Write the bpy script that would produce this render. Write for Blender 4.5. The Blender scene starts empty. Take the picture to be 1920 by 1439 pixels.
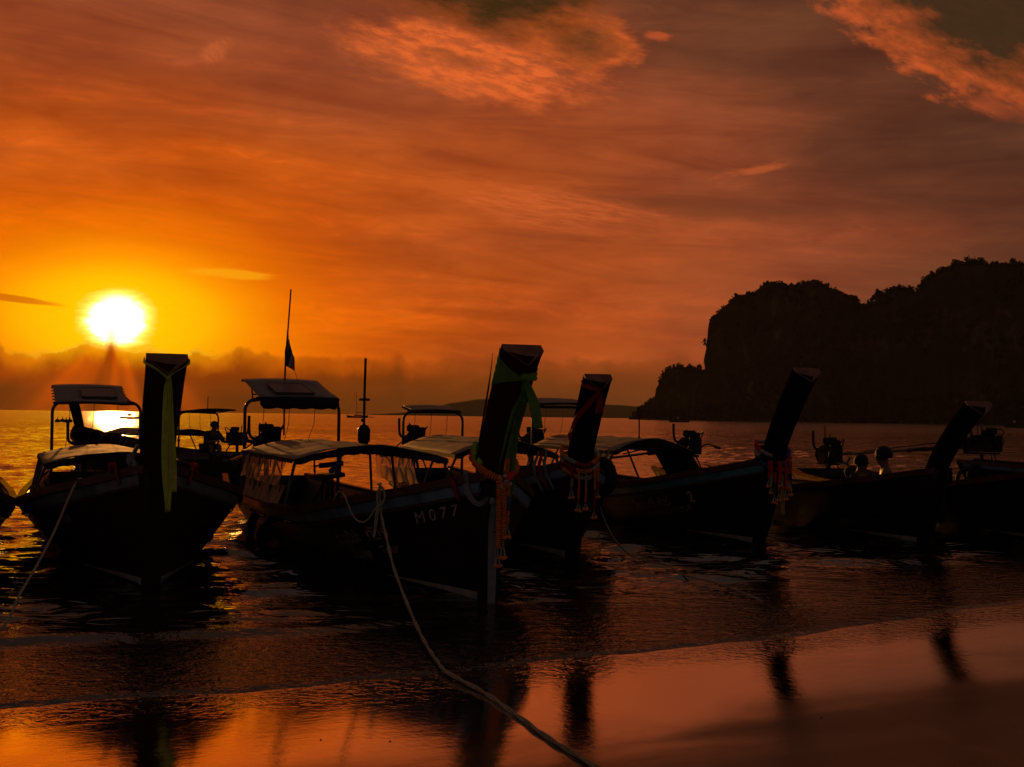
import bpy, math, random
import numpy as np
from mathutils import Vector, Matrix, noise

random.seed(7)
rng = np.random.default_rng(7)
R = math.radians
sc = bpy.context.scene
COL = sc.collection
PI = math.pi

# ------------------------------------------------------------------ camera
F, CH = 2500.0, 1.6                       # focal length in photo pixels, eye height over the sea
PITCH, ROLL = R(1.41), R(0.716)
fw = Vector((0, math.cos(PITCH), math.sin(PITCH)))
r0 = Vector((1, 0, 0)); u0 = Vector((0, -math.sin(PITCH), math.cos(PITCH)))
rt = r0 * math.cos(ROLL) + u0 * math.sin(ROLL)
up = -r0 * math.sin(ROLL) + u0 * math.cos(ROLL)
CAM = Vector((0, 0, CH))
cd = bpy.data.cameras.new('camera'); cam = bpy.data.objects.new('camera', cd); COL.objects.link(cam)
M4 = Matrix((rt, up, -fw)).transposed().to_4x4(); M4.translation = CAM
cam.matrix_world = M4
cd.sensor_width = 36; cd.lens = F / 1920 * 36; cd.clip_start = 0.1; cd.clip_end = 60000
sc.camera = cam


def ray(u, v):
    return (fw + rt * ((u - 960) / F) + up * ((719.5 - v) / F)).normalized()


def azel(u, v):
    d = ray(u, v)
    return math.degrees(math.atan2(d.x, d.y)), math.degrees(math.asin(d.z))


def at(u, v, y):                          # the point at distance y seen at a photo position
    d = ray(u, v)
    return CAM + d * (y / d.y)


def proj(p):
    d = Vector(p) - CAM
    k = d.dot(fw)
    return 960 + F * d.dot(rt) / k, 719.5 - F * d.dot(up) / k


SUN_AZ, SUN_EL = azel(220, 600)

# ------------------------------------------------------------------ view
sc.view_settings.view_transform = 'Standard'; sc.view_settings.look = 'None'
sc.view_settings.exposure = 0; sc.view_settings.gamma = 1
sc.view_settings.use_curve_mapping = False
sc.render.engine = 'CYCLES'
sc.cycles.max_bounces = 6; sc.cycles.glossy_bounces = 4; sc.cycles.diffuse_bounces = 2
sc.cycles.transmission_bounces = 4; sc.cycles.volume_bounces = 0
sc.cycles.sample_clamp_indirect = 6; sc.cycles.caustics_reflective = True; sc.cycles.caustics_refractive = False


def lin(r, g, b, k=1.0):
    f = lambda c: (c / 255 / 12.92) if c / 255 <= 0.04045 else ((c / 255 + 0.055) / 1.055) ** 2.4
    return (f(r) * k, f(g) * k, f(b) * k, 1)


# ------------------------------------------------------------------ node helper
class NT:
    def __init__(s, tree): s.t = tree; s.n = tree.nodes; s.l = tree.links
    def set(s, sock, v):
        if isinstance(v, bpy.types.NodeSocket): s.l.new(v, sock)
        elif v is not None: sock.default_value = v
    def node(s, ty, ins=None, **kw):
        nd = s.n.new(ty)
        for k, v in kw.items(): setattr(nd, k, v)
        for k, v in (ins or {}).items(): s.set(nd.inputs[k], v)
        return nd
    def m(s, op, a, b=None, c=None, clamp=False):
        nd = s.node('ShaderNodeMath', operation=op, use_clamp=clamp)
        s.set(nd.inputs[0], a); s.set(nd.inputs[1], b); s.set(nd.inputs[2], c)
        return nd.outputs[0]
    def xyz(s, x, y, z=0.0):
        return s.node('ShaderNodeCombineXYZ', {0: x, 1: y, 2: z}).outputs[0]
    def noise(s, vec, scale=1.0, detail=4.0, rough=0.5, dist=0.0):
        return s.node('ShaderNodeTexNoise', {'Vector': vec, 'Scale': scale, 'Detail': detail, 'Roughness': rough, 'Distortion': dist}).outputs[0]
    def ss(s, x, a, b):                   # smoothstep from a (0) to b (1)
        nd = s.node('ShaderNodeMapRange', interpolation_type='SMOOTHSTEP')
        s.set(nd.inputs[0], x); nd.inputs[1].default_value = a; nd.inputs[2].default_value = b
        if b < a:
            nd.inputs[1].default_value = b; nd.inputs[2].default_value = a
            nd.inputs[3].default_value = 1; nd.inputs[4].default_value = 0
        return nd.outputs[0]
    def mix(s, f, a, b, mode='MIX'):
        nd = s.node('ShaderNodeMix', data_type='RGBA', blend_type=mode)
        s.set(nd.inputs[0], f); s.set(nd.inputs[6], a); s.set(nd.inputs[7], b)
        return nd.outputs[2]
    def ramp(s, x, els, interp='LINEAR'):
        nd = s.node('ShaderNodeValToRGB'); s.set(nd.inputs[0], x)
        cr = nd.color_ramp; cr.interpolation = interp
        while len(cr.elements) < len(els): cr.elements.new(0.5)
        for e, (p, c) in zip(cr.elements, els): e.position = p; e.color = c
        return nd.outputs[0]


# ------------------------------------------------------------------ world: the sunset sky
W = bpy.data.worlds.new('World'); sc.world = W; W.use_nodes = True
wt = NT(W.node_tree); wt.n.clear()
gen = wt.node('ShaderNodeTexCoord').outputs['Generated']
sp = wt.node('ShaderNodeSeparateXYZ', {0: gen}).outputs
DEG = 180 / PI
az = wt.m('MULTIPLY', wt.m('ARCTAN2', sp[0], sp[1]), DEG)
el = wt.m('MULTIPLY', wt.m('ARCSINE', sp[2]), DEG)
ael = wt.m('ABSOLUTE', el)
da = wt.m('SUBTRACT', az, SUN_AZ); de = wt.m('SUBTRACT', el, SUN_EL)
dist = wt.m('SQRT', wt.m('ADD', wt.m('POWER', wt.m('MULTIPLY', da, 0.62), 2.0), wt.m('POWER', wt.m('MULTIPLY', de, 1.35), 2.0)))
# slow warp so the glow is not a perfect disc
wv = wt.xyz(wt.m('MULTIPLY', az, 0.05), wt.m('MULTIPLY', el, 0.22), 3.1)
w1 = wt.noise(wv, 1.0, 2, 0.55, 0.0)
streak = wt.noise(wt.xyz(wt.m('ADD', wt.m('MULTIPLY', az, 0.055), wt.m('MULTIPLY', el, 0.05)), wt.m('MULTIPLY', wt.m('SUBTRACT', el, wt.m('MULTIPLY', az, -0.06)), 0.42), 8.2), 1.6, 6, 0.62, 0.7)
fine = wt.noise(wt.xyz(wt.m('MULTIPLY', az, 0.35), wt.m('MULTIPLY', el, 1.5), 1.7), 1.3, 5, 0.65, 0.9)
dw = wt.m('ADD', dist, wt.m('MULTIPLY', wt.m('MULTIPLY', wt.m('SUBTRACT', w1, 0.5), 10.0), wt.ss(dist, 1.5, 9.0)))
base = wt.ramp(wt.m('MULTIPLY', dw, 0.01, clamp=True), [
    (0.000, lin(255, 185, 0)), (0.022, lin(255, 180, 0)), (0.034, lin(255, 146, 0)), (0.048, lin(236, 112, 0)), (0.066, lin(212, 92, 8)),
    (0.10, lin(184, 81, 24)), (0.14, lin(155, 70, 32)), (0.18, lin(138, 67, 39)), (0.215, lin(101, 55, 35)),
    (0.29, lin(78, 48, 34)), (0.42, lin(70, 54, 47)), (0.62, lin(80, 71, 70)), (1.0, lin(84, 78, 82))])
# wisps of high cloud
wis = wt.m('MULTIPLY', wt.ss(streak, 0.42, 0.72), wt.ss(fine, 0.25, 0.7))
gapf = wt.m('SUBTRACT', 1.0, wt.m('MULTIPLY', wt.ss(streak, 0.52, 0.26), 0.24))
c = wt.mix(wt.m('MULTIPLY', wis, wt.ss(dist, 2.0, 8.0)), base, wt.mix(1.0, base, (1.42, 1.34, 1.2, 1), 'MULTIPLY'))
mott = wt.noise(wt.xyz(wt.m('ADD', wt.m('MULTIPLY', az, 0.12), wt.m('MULTIPLY', el, -0.06)), wt.m('MULTIPLY', el, 0.26), 14.2), 1.0, 4, 0.55, 0.0)
gapf = wt.m('MULTIPLY', gapf, wt.m('ADD', 0.80, wt.m('MULTIPLY', wt.ss(mott, 0.3, 0.7), 0.34)))
gcol = wt.node('ShaderNodeCombineColor', {0: gapf, 1: wt.m('POWER', gapf, 1.3), 2: gapf}).outputs[0]
c = wt.mix(wt.ss(dist, 3.0, 9.0), c, wt.mix(1.0, c, gcol, 'MULTIPLY'))


def cloud(c, u, v, ru, rv, tilt, amp, seed, lit, dark=None, sx=0.35, sy=0.9, cap=1.0, edge=(0.0, 0.5), core=(0.35, 1.0), det=6, wisp=0.0):
    a0, e0 = azel(u, v)
    k = math.degrees(1 / F)
    x = wt.m('SUBTRACT', az, a0); y = wt.m('SUBTRACT', el, e0)
    ct, st = math.cos(tilt), math.sin(tilt)
    xr = wt.m('ADD', wt.m('MULTIPLY', x, ct), wt.m('MULTIPLY', y, st))
    yr = wt.m('SUBTRACT', wt.m('MULTIPLY', y, ct), wt.m('MULTIPLY', x, st))
    q = wt.m('ADD', wt.m('POWER', wt.m('DIVIDE', xr, ru * k), 2.0), wt.m('POWER', wt.m('DIVIDE', yr, rv * k), 2.0))
    q = wt.m('SUBTRACT', 1.0, wt.m('SQRT', q))
    n1 = wt.noise(wt.xyz(wt.m('MULTIPLY', xr, sx), wt.m('MULTIPLY', yr, sy), seed), 1.0, det, 0.66, 0.0)
    dn = wt.m('ADD', q, wt.m('MULTIPLY', wt.m('SUBTRACT', n1, 0.5), amp))
    mask = wt.m('MULTIPLY', wt.ss(dn, *edge), cap, clamp=True)
    if wisp:
        n3 = wt.noise(wt.xyz(wt.m('MULTIPLY', xr, sx * 3.2), wt.m('MULTIPLY', yr, sy * 4.2), seed + 2), 1.0, 5, 0.66, 0.25)
        mask = wt.m('MULTIPLY', mask, wt.m('ADD', 1 - wisp, wt.m('MULTIPLY', wt.ss(n3, 0.36, 0.62), wisp)))
    if dark is None: return wt.mix(mask, c, lit)
    n2 = wt.noise(wt.xyz(wt.m('MULTIPLY', xr, sx * 1.7), wt.m('MULTIPLY', yr, sy * 1.6), seed + 5), 1.0, 4, 0.62, 0.0)
    cd_ = wt.m('ADD', wt.m('ADD', q, wt.m('MULTIPLY', wt.m('SUBTRACT', n1, 0.5), amp * 0.45)), wt.m('MULTIPLY', wt.m('SUBTRACT', n2, 0.5), 0.9))
    mid = tuple(a * 0.45 + b_ * 0.55 for a, b_ in zip(lit, dark))
    col = wt.mix(wt.ss(cd_, core[0], (core[0] + core[1]) / 2), lit, mid)
    col = wt.mix(wt.ss(cd_, (core[0] + core[1]) / 2 - 0.1, core[1]), col, dark)
    return wt.mix(mask, c, col)


DRK = lin(62, 40, 16)
c = cloud(c, 1350, 392, 430, 40, R(-3), 1.2, 29.0, lin(100, 54, 33), None, 0.25, 2.4, 0.5, (0.0, 0.9), det=3)
c = cloud(c, 1020, 385, 300, 60, R(-9), 1.8, 27.0, lin(216, 100, 46), None, 0.28, 1.6, 0.6, (0.05, 0.9), det=4, wisp=0.7)
c = cloud(c, 880, 118, 255, 74, R(-12), 1.5, 2.3, lin(226, 102, 44), lin(120, 64, 34), 0.34, 1.0, 1.0, (-0.1, 0.55), (0.6, 1.3), wisp=0.55, det=6)
c = cloud(c, 1085, 78, 150, 62, R(-10), 1.2, 9.1, lin(212, 94, 38), lin(100, 56, 26), 0.42, 1.0, 0.95, (0.0, 0.45), (0.2, 0.95), wisp=0.35, det=5)
c = cloud(c, 915, -22, 270, 100, R(-9), 1.0, 7.7, lin(186, 82, 32), DRK, 0.34, 0.8, 1.0, (-0.05, 0.5), (-0.1, 0.62), det=5, wisp=0.2)
c = cloud(c, 1862, 6, 350, 170, R(-24), 1.1, 12.4, lin(206, 90, 40), lin(62, 42, 24), 0.34, 0.85, 1.0, (0.0, 0.26), (0.06, 0.66), wisp=0.12, det=6)
c = cloud(c, 1865, 196, 90, 30, R(-22), 1.4, 15.4, lin(150, 68, 36), None, 0.8, 2.2, 0.7, (0.1, 0.9), det=4)
c = cloud(c, 400, 96, 26, 42, R(-55), 1.6, 21.0, lin(200, 96, 52), None, 1.0, 1.9, 0.7, (0.0, 0.8), det=5, wisp=0.5)
c = cloud(c, 355, 116, 40, 10, R(8), 1.6, 21.9, lin(180, 84, 46), None, 1.0, 2.4, 0.5, (0.0, 0.8), det=4)
c = cloud(c, 1236, 68, 34, 12, R(-8), 1.2, 23.0, lin(185, 82, 40), None, 1.2, 3.0, 0.8, (0.1, 0.7), det=3)
c = cloud(c, 1420, 318, 84, 13, R(8), 1.6, 24.0, lin(182, 84, 42), None, 0.9, 3.2, 0.75, (0.1, 0.8), det=4)
c = cloud(c, 430, 513, 108, 13, R(-2), 1.1, 25.0, lin(250, 160, 14), None, 0.6, 4.0, 0.8, (0.05, 0.6), det=4)
c = cloud(c, 30, 561, 100, 8, R(-6), 0.8, 26.0, lin(205, 92, 6), None, 0.5, 3.0, 0.8, (0.05, 0.5), det=3)
c = cloud(c, 900, 590, 210, 16, R(-4), 0.9, 28.0, lin(150, 62, 14), None, 0.3, 3.0, 0.5, (0.0, 0.8), det=3)

# sun disc seen through haze, and its glow
sd = wt.m('SQRT', wt.m('ADD', wt.m('POWER', wt.m('MULTIPLY', da, 0.9), 2.0), wt.m('POWER', wt.m('MULTIPLY', de, 1.08), 2.0)))
sd = wt.m('ADD', sd, wt.m('MULTIPLY', wt.m('SUBTRACT', fine, 0.5), 0.8))
g1 = wt.ss(sd, 1.22, 0.72)                   # white blown-out heart
g1b = wt.ss(sd, 1.6, 0.8)
g2 = wt.m('EXPONENT', wt.m('MULTIPLY', wt.m('POWER', wt.m('DIVIDE', sd, 2.5), 2.0), -1.0))
c = wt.mix(1.0, c, wt.mix(g2, (0, 0, 0, 1), (0.46, 0.17, 0.0, 1)), 'ADD')
c = wt.mix(1.0, c, wt.mix(g1b, (0, 0, 0, 1), (0.8, 0.75, 0.22, 1)), 'ADD')
c = wt.mix(1.0, c, wt.mix(g1, (0, 0, 0, 1), (6.0, 3.6, 1.5, 1)), 'ADD')

# cumulus bank over the horizon
bn = wt.noise(wt.xyz(wt.m('MULTIPLY', az, 0.8), wt.m('MULTIPLY', el, 0.7), 4.4), 1.0, 4, 0.6, 0.0)
bil = wt.node('ShaderNodeTexVoronoi', {'Vector': wt.xyz(wt.m('MULTIPLY', az, 0.85), wt.m('MULTIPLY', el, 1.0), wt.m('MULTIPLY', bn, 1.6)), 'Scale': 1.0, 'Detail': 2.0, 'Roughness': 0.45}, feature='F1').outputs[0]
bn2 = wt.noise(wt.xyz(wt.m('MULTIPLY', az, 0.14), 0.0, 9.4), 1.0, 2, 0.5, 0.0)


def bump(u, h, wdt):
    a0, _ = azel(u, 650)
    return wt.m('MULTIPLY', wt.m('EXPONENT', wt.m('MULTIPLY', wt.m('POWER', wt.m('DIVIDE', wt.m('SUBTRACT', az, a0), wdt), 2.0), -1.0)), h)


top = wt.m('ADD', 2.75, wt.m('MULTIPLY', wt.m('SUBTRACT', bn, 0.5), 0.9))
top = wt.m('SUBTRACT', top, wt.m('MULTIPLY', bil, 0.36))
top = wt.m('ADD', top, wt.m('MULTIPLY', wt.m('SUBTRACT', bn2, 0.5), 0.7))
for u_, h_, w_ in ((170, 0.35, 1.1), (209, 0.70, 0.19), (283, 0.2, 0.7), (455, 0.3, 0.8), (600, 0.1, 1.6), (-10, -0.2, 2.0), (748, 0.42, 0.3), (900, 0.15, 1.0), (-10, 0.5, 0.6), (1280, 0.3, 0.8)):
    top = wt.m('ADD', top, bump(u_, h_, w_))
into = wt.m('SUBTRACT', top, el)            # degrees below the bank's top
bm = wt.ss(into, -0.08, 0.22)
bm = wt.m('MULTIPLY', bm, wt.m('ADD', 0.45, wt.m('MULTIPLY', wt.ss(into, 0.0, 1.1), 0.55)))
bank = wt.ramp(wt.m('MULTIPLY', wt.m('ABSOLUTE', da), 1 / 90, clamp=True), [
    (0.0, lin(168, 66, 0)), (0.035, lin(150, 58, 0)), (0.09, lin(136, 54, 0)), (0.18, lin(120, 56, 12)), (0.3, lin(118, 55, 22)), (0.5, lin(76, 46, 30)), (1.0, lin(86, 80, 84))])
low = wt.ramp(wt.m('MULTIPLY', wt.m('ABSOLUTE', da), 1 / 90, clamp=True), [
    (0.0, lin(104, 44, 0)), (0.06, lin(100, 44, 0)), (0.18, lin(92, 44, 10)), (0.3, lin(102, 50, 24)), (0.5, lin(70, 44, 30)), (1.0, lin(80, 74, 80))])
bcol = wt.mix(wt.ss(into, 0.3, 2.2), bank, low)
# crepuscular rays fanning down from the sun
ang = wt.m('ARCTAN2', da, wt.m('MULTIPLY', de, -1.0))
rn = wt.noise(wt.xyz(wt.m('MULTIPLY', ang, 1.1), 0.0, 2.2), 1.5, 2, 0.5, 0.0)
rayf = wt.m('MULTIPLY', wt.ss(rn, 0.42, 0.66), wt.ss(sd, 8.0, 2.2))
rayf = wt.m('MULTIPLY', rayf, wt.ss(de, 0.2, -0.6))
bcol = wt.mix(wt.m('MULTIPLY', rayf, 0.7), bcol, lin(232, 92, 0))
c = wt.mix(bm, c, bcol)
rim = wt.m('MULTIPLY', wt.m('MULTIPLY', wt.ss(into, -0.02, 0.06), wt.ss(into, 0.22, 0.06)), wt.ss(sd, 5.0, 1.2))
c = wt.mix(wt.m('MULTIPLY', rim, 0.7), c, (1.0, 0.55, 0.02, 1))
# above the frame and behind the camera the same sky goes on, dimmer and cooler
c = wt.mix(wt.ss(el, 35.0, 80.0), c, lin(70, 54, 50))
bg = wt.node('ShaderNodeBackground', {'Color': c, 'Strength': 1.0})
wo = wt.node('ShaderNodeOutputWorld'); wt.l.new(bg.outputs[0], wo.inputs[0])
W.cycles.sampling_method = 'MANUAL'; W.cycles.sample_map_resolution = 1024

# ------------------------------------------------------------------ sun
sl = bpy.data.lights.new('sun', 'SUN'); so = bpy.data.objects.new('sun', sl); COL.objects.link(so)
sl.energy = 2.0; sl.angle = R(0.6); sl.color = (1.0, 0.38, 0.07)
sdv = Vector((math.sin(R(SUN_AZ)) * math.cos(R(SUN_EL)), math.cos(R(SUN_AZ)) * math.cos(R(SUN_EL)), math.sin(R(SUN_EL))))
so.rotation_euler = (-sdv).to_track_quat('-Z', 'Y').to_euler()
so.location = (0, 0, 30)


# ------------------------------------------------------------------ materials
MATS = {}


def mat(name, col, rough=0.6, metal=0.0, var=0.25, scale=6.0, bump=0.0, bscale=30.0, ior=1.33, trans=None, coat=0.0, dirt=None, spec=0.25):
    if name in MATS: return MATS[name]
    m = bpy.data.materials.new(name); m.use_nodes = True
    t = NT(m.node_tree); b = t.n['Principled BSDF']
    tc = t.node('ShaderNodeTexCoord').outputs['Object']
    n = t.noise(tc, scale, 6, 0.6, 0.3)
    d = tuple(x * (1 - var) for x in col[:3]) + (1,); l = tuple(min(1, x * (1 + var)) for x in col[:3]) + (1,)
    colr = t.mix(t.ss(n, 0.3, 0.7), d, l)
    if dirt:
        n3 = t.noise(tc, scale * 0.45, 8, 0.7, 0.8)
        colr = t.mix(t.ss(n3, 0.52, 0.68), colr, tuple(dirt) + (1,))
    t.set(b.inputs['Base Color'], colr)
    t.set(b.inputs['Roughness'], t.m('ADD', rough - 0.08, t.m('MULTIPLY', n, 0.16)))
    b.inputs['Metallic'].default_value = metal; b.inputs['Specular IOR Level'].default_value = spec; b.inputs['IOR'].default_value = ior
    b.inputs['Coat Weight'].default_value = coat
    if bump:
        bp = t.node('ShaderNodeBump', {'Height': t.noise(tc, bscale, 5, 0.6, 0.2), 'Strength': bump, 'Distance': 0.02})
        t.l.new(bp.outputs[0], b.inputs['Normal'])
    if trans:                              # thin cloth that lets the light through
        tr = t.node('ShaderNodeBsdfTranslucent', {'Color': colr})
        mx = t.node('ShaderNodeMixShader', {0: trans, 1: b.outputs[0], 2: tr.outputs[0]})
        t.l.new(mx.outputs[0], t.n['Material Output'].inputs[0])
    MATS[name] = m
    return m


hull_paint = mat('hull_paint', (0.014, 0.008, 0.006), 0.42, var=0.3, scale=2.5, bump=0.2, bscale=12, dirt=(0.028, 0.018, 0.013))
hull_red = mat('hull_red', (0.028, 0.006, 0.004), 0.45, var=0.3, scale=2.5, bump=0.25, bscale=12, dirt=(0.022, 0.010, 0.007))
hull_old = mat('hull_old', (0.16, 0.10, 0.06), 0.42, var=0.4, scale=3, bump=0.5, bscale=9, dirt=(0.05, 0.03, 0.02))
wood_in = mat('inner_wood', (0.07, 0.035, 0.02), 0.55, var=0.35, scale=4, bump=0.3, spec=0.0)
wood_deck = mat('deck_wood', (0.09, 0.055, 0.035), 0.5, var=0.3, scale=5, bump=0.3, spec=0.0)
rail_wood = mat('rail_wood', (0.07, 0.022, 0.014), 0.4, var=0.3, scale=5, coat=0.2, spec=0.0)
blue_band = mat('blue_band', (0.10, 0.135, 0.165), 0.5, var=0.3, scale=6, dirt=(0.06, 0.07, 0.08))
teal_band = mat('teal_band', (0.05, 0.13, 0.14), 0.5, var=0.3, scale=6)
grey_band = mat('grey_band', (0.12, 0.11, 0.105), 0.5, var=0.3, scale=6, dirt=(0.08, 0.07, 0.07))
boot_white = mat('boot_white', (0.27, 0.22, 0.17), 0.6, var=0.3, scale=7, dirt=(0.15, 0.11, 0.08))
prow_wood = mat('prow_wood', (0.035, 0.008, 0.005), 0.6, var=0.35, scale=5, bump=0.2, spec=0.0)
prow_dark = mat('prow_dark', (0.012, 0.007, 0.006), 0.65, var=0.35, scale=5, bump=0.2, spec=0.0)
prow_face = mat('prow_face', (0.16, 0.06, 0.035), 0.5, var=0.3, scale=7)
steel = mat('dark_steel', (0.03, 0.025, 0.022), 0.5, 0.0, var=0.3, scale=9, dirt=(0.09, 0.035, 0.015), spec=0.0)
pipe = mat('pipe_steel', (0.06, 0.052, 0.05), 0.38, 0.2, var=0.25, scale=9, dirt=(0.08, 0.04, 0.02))
iron = mat('engine_iron', (0.018, 0.016, 0.015), 0.6, 0.0, var=0.4, scale=14, bump=0.3, bscale=60, dirt=(0.07, 0.03, 0.015), spec=0.0)
tarp = mat('roof_tarp', (0.28, 0.17, 0.10), 0.75, var=0.18, scale=3, bump=0.25, bscale=8, dirt=(0.15, 0.09, 0.06), trans=0.12)
tarp2 = mat('sun_roof_sheet', (0.17, 0.13, 0.10), 0.6, var=0.18, scale=3, bump=0.2, bscale=8, dirt=(0.10, 0.075, 0.06))
valance = mat('valance_cloth', (0.014, 0.010, 0.009), 0.85)
curt = mat('curtain_film', (0.5, 0.32, 0.17), 0.22, var=0.12, scale=4, bump=0.3, bscale=10, spec=0.6)
t = NT(curt.node_tree); trn = t.node('ShaderNodeBsdfTransparent', {'Color': (1.0, 0.78, 0.5, 1)})
tl_ = t.node('ShaderNodeBsdfTranslucent', {'Color': (0.9, 0.6, 0.32, 1)})
m0 = t.node('ShaderNodeMixShader', {0: 0.6, 1: t.n['Principled BSDF'].outputs[0], 2: tl_.outputs[0]})
mx = t.node('ShaderNodeMixShader', {0: 0.42, 1: m0.outputs[0], 2: trn.outputs[0]}) if True else t.node('ShaderNodeMixShader', {0: 0.62, 1: t.n['Principled BSDF'].outputs[0], 2: trn.outputs[0]})
t.l.new(mx.outputs[0], t.n['Material Output'].inputs[0])
curt_low = mat('lower_curtain', (0.17, 0.12, 0.075), 0.6, var=0.3, scale=5)
curt_d = mat('dark_curtain', (0.03, 0.022, 0.02), 0.7)
solar = mat('solar_glass', (0.05, 0.045, 0.045), 0.4, 0.0, var=0.1, ior=1.5)
rubber = mat('rubber', (0.012, 0.011, 0.011), 0.6, bump=0.3, bscale=40)
rope_m = mat('rope_fibre', (0.32, 0.22, 0.13), 0.85, var=0.3, scale=30, bump=0.6, bscale=90)
rope_d = mat('old_rope', (0.12, 0.08, 0.05), 0.85, var=0.3, scale=30)
green_c = mat('green_cloth', (0.13, 0.22, 0.03), 0.75, var=0.15, scale=12, trans=0.3)
lime_c = mat('yellow_green_cloth', (0.55, 0.52, 0.06), 0.75, var=0.15, scale=12, trans=0.3)
white_c = mat('white_cloth', (0.22, 0.19, 0.19), 0.8, var=0.12, scale=12, trans=0.2)
red_c = mat('red_cloth', (0.35, 0.03, 0.02), 0.75, var=0.15, scale=12, trans=0.3)
yellow_c = mat('ochre_cloth', (0.32, 0.20, 0.03), 0.75, var=0.15, scale=12, trans=0.2)
orange_f = mat('marigold', (0.62, 0.15, 0.008), 0.7, var=0.35, scale=60, bump=0.5, bscale=120)
lime_f = mat('green_flower', (0.28, 0.42, 0.03), 0.7, var=0.3, scale=60)
red_f = mat('red_flower', (0.6, 0.03, 0.02), 0.7, var=0.3, scale=60)
white_f = mat('white_flower', (0.30, 0.24, 0.18), 0.7, var=0.2, scale=60)
blue_f = mat('blue_ribbon', (0.04, 0.10, 0.16), 0.6)
letter_m = mat('letter_paint', (0.34, 0.22, 0.16), 0.6, var=0.4, scale=25, dirt=(0.15, 0.08, 0.06))
letter_d = mat('faded_letter_paint', (0.26, 0.16, 0.12), 0.6, var=0.4, scale=25)
letter_r = mat('red_letter_paint', (0.30, 0.03, 0.02), 0.6)
skin_m = mat('skin', (0.14, 0.07, 0.04), 0.5, var=0.1)
hair_m = mat('hair', (0.012, 0.010, 0.009), 0.6, bump=0.8, bscale=80)
shirt_d = mat('dark_shirt', (0.03, 0.02, 0.018), 0.8)
dull_tarp = mat('dull_tarp', (0.025, 0.018, 0.014), 0.8)
shirt_o = mat('orange_shirt', (0.5, 0.09, 0.03), 0.8)
cushion = mat('black_vinyl', (0.02, 0.018, 0.018), 0.45)
bin_green = mat('green_panel', (0.06, 0.08, 0.015), 0.6)


# ------------------------------------------------------------------ mesh helper
class MB:
    def __init__(s): s.v = []; s.f = []
    def add(s, vs, fs):
        o = len(s.v); s.v += [tuple(p) for p in vs]; s.f += [tuple(i + o for i in f) for f in fs]; return s
    def box(s, c, d, rot=None, taper=1.0):
        x, y, z = (k / 2 for k in d); c = Vector(c)
        vs = [Vector((sx * x * (taper if sz > 0 else 1), sy * y * (taper if sz > 0 else 1), sz * z)) for sz in (-1, 1) for sx, sy in ((-1, -1), (1, -1), (1, 1), (-1, 1))]
        if rot is not None: vs = [rot @ p for p in vs]
        return s.add([p + c for p in vs], [(0, 3, 2, 1), (4, 5, 6, 7), (0, 1, 5, 4), (1, 2, 6, 5), (2, 3, 7, 6), (3, 0, 4, 7)])
    def tube(s, pts, r, n=8, cap=True):
        pts = [Vector(p) for p in pts]; k = len(pts)
        rs = r if isinstance(r, (list, tuple)) else [r] * k
        vs = []; nrm = None
        for i, p in enumerate(pts):
            d = (pts[min(i + 1, k - 1)] - pts[max(i - 1, 0)])
            d = d.normalized() if d.length > 1e-9 else Vector((0, 0, 1))
            if nrm is None: nrm = d.orthogonal().normalized()
            nrm = nrm - d * nrm.dot(d)
            nrm = nrm.normalized() if nrm.length > 1e-6 else d.orthogonal().normalized()
            bi = d.cross(nrm)
            vs += [p + (nrm * math.cos(2 * PI * j / n) + bi * math.sin(2 * PI * j / n)) * rs[i] for j in range(n)]
        fs = [(i * n + j, i * n + (j + 1) % n, (i + 1) * n + (j + 1) % n, (i + 1) * n + j) for i in range(k - 1) for j in range(n)]
        if cap: fs += [tuple(range(n - 1, -1, -1)), tuple((k - 1) * n + j for j in range(n))]
        return s.add(vs, fs)
    def lathe(s, c, prof, n=14, rot=None):          # prof: (radius, z)
        c = Vector(c); vs = []
        for r_, z in prof:
            for j in range(n):
                p = Vector((r_ * math.cos(2 * PI * j / n), r_ * math.sin(2 * PI * j / n), z))
                vs.append((rot @ p if rot is not None else p) + c)
        k = len(prof)
        fs = [(i * n + j, i * n + (j + 1) % n, (i + 1) * n + (j + 1) % n, (i + 1) * n + j) for i in range(k - 1) for j in range(n)]
        fs += [tuple(range(n - 1, -1, -1)), tuple((k - 1) * n + j for j in range(n))]
        return s.add(vs, fs)
    def grid(s, P, closed=False):                    # P[i][j] points
        ni, nj = len(P), len(P[0])
        return s.add([p for r_ in P for p in r_], [(i * nj + j, (i + 1) * nj + j, (i + 1) * nj + j + 1, i * nj + j + 1) for i in range(ni - 1) for j in range(nj - 1)])
    def ball(s, c, r, n=8, m=6, sz=1.0):
        return s.lathe(c, [(max(1e-4, r * math.sin(PI * i / m)), -r * sz * math.cos(PI * i / m)) for i in range(m + 1)], n)
    def build(s, name, m, parent=None, smooth=False, solid=0.0, bevel=0.0, off=-1.0):
        me = bpy.data.meshes.new(name); me.from_pydata(s.v, [], s.f); me.validate(); me.update()
        if smooth:
            me.polygons.foreach_set('use_smooth', [True] * len(me.polygons))
        me.materials.append(m)
        o = bpy.data.objects.new(name, me); COL.objects.link(o)
        if parent is not None: o.parent = parent
        if solid: k = o.modifiers.new('thick', 'SOLIDIFY'); k.thickness = solid; k.offset = off
        if bevel: k = o.modifiers.new('bevel', 'BEVEL'); k.width = bevel; k.segments = 2
        return o


def tag(o, label=None, cat=None, group=None, kind=None):
    if label: o['label'] = label
    if cat: o['category'] = cat
    if group: o['group'] = group
    if kind: o['kind'] = kind
    return o


def thing(name, label, cat, loc=(0, 0, 0), rz=0.0, group=None):
    o = bpy.data.objects.new(name, None); COL.objects.link(o)
    o.empty_display_size = 0.2; o.location = loc; o.rotation_euler = (0, 0, rz)
    return tag(o, label, cat, group)


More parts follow.
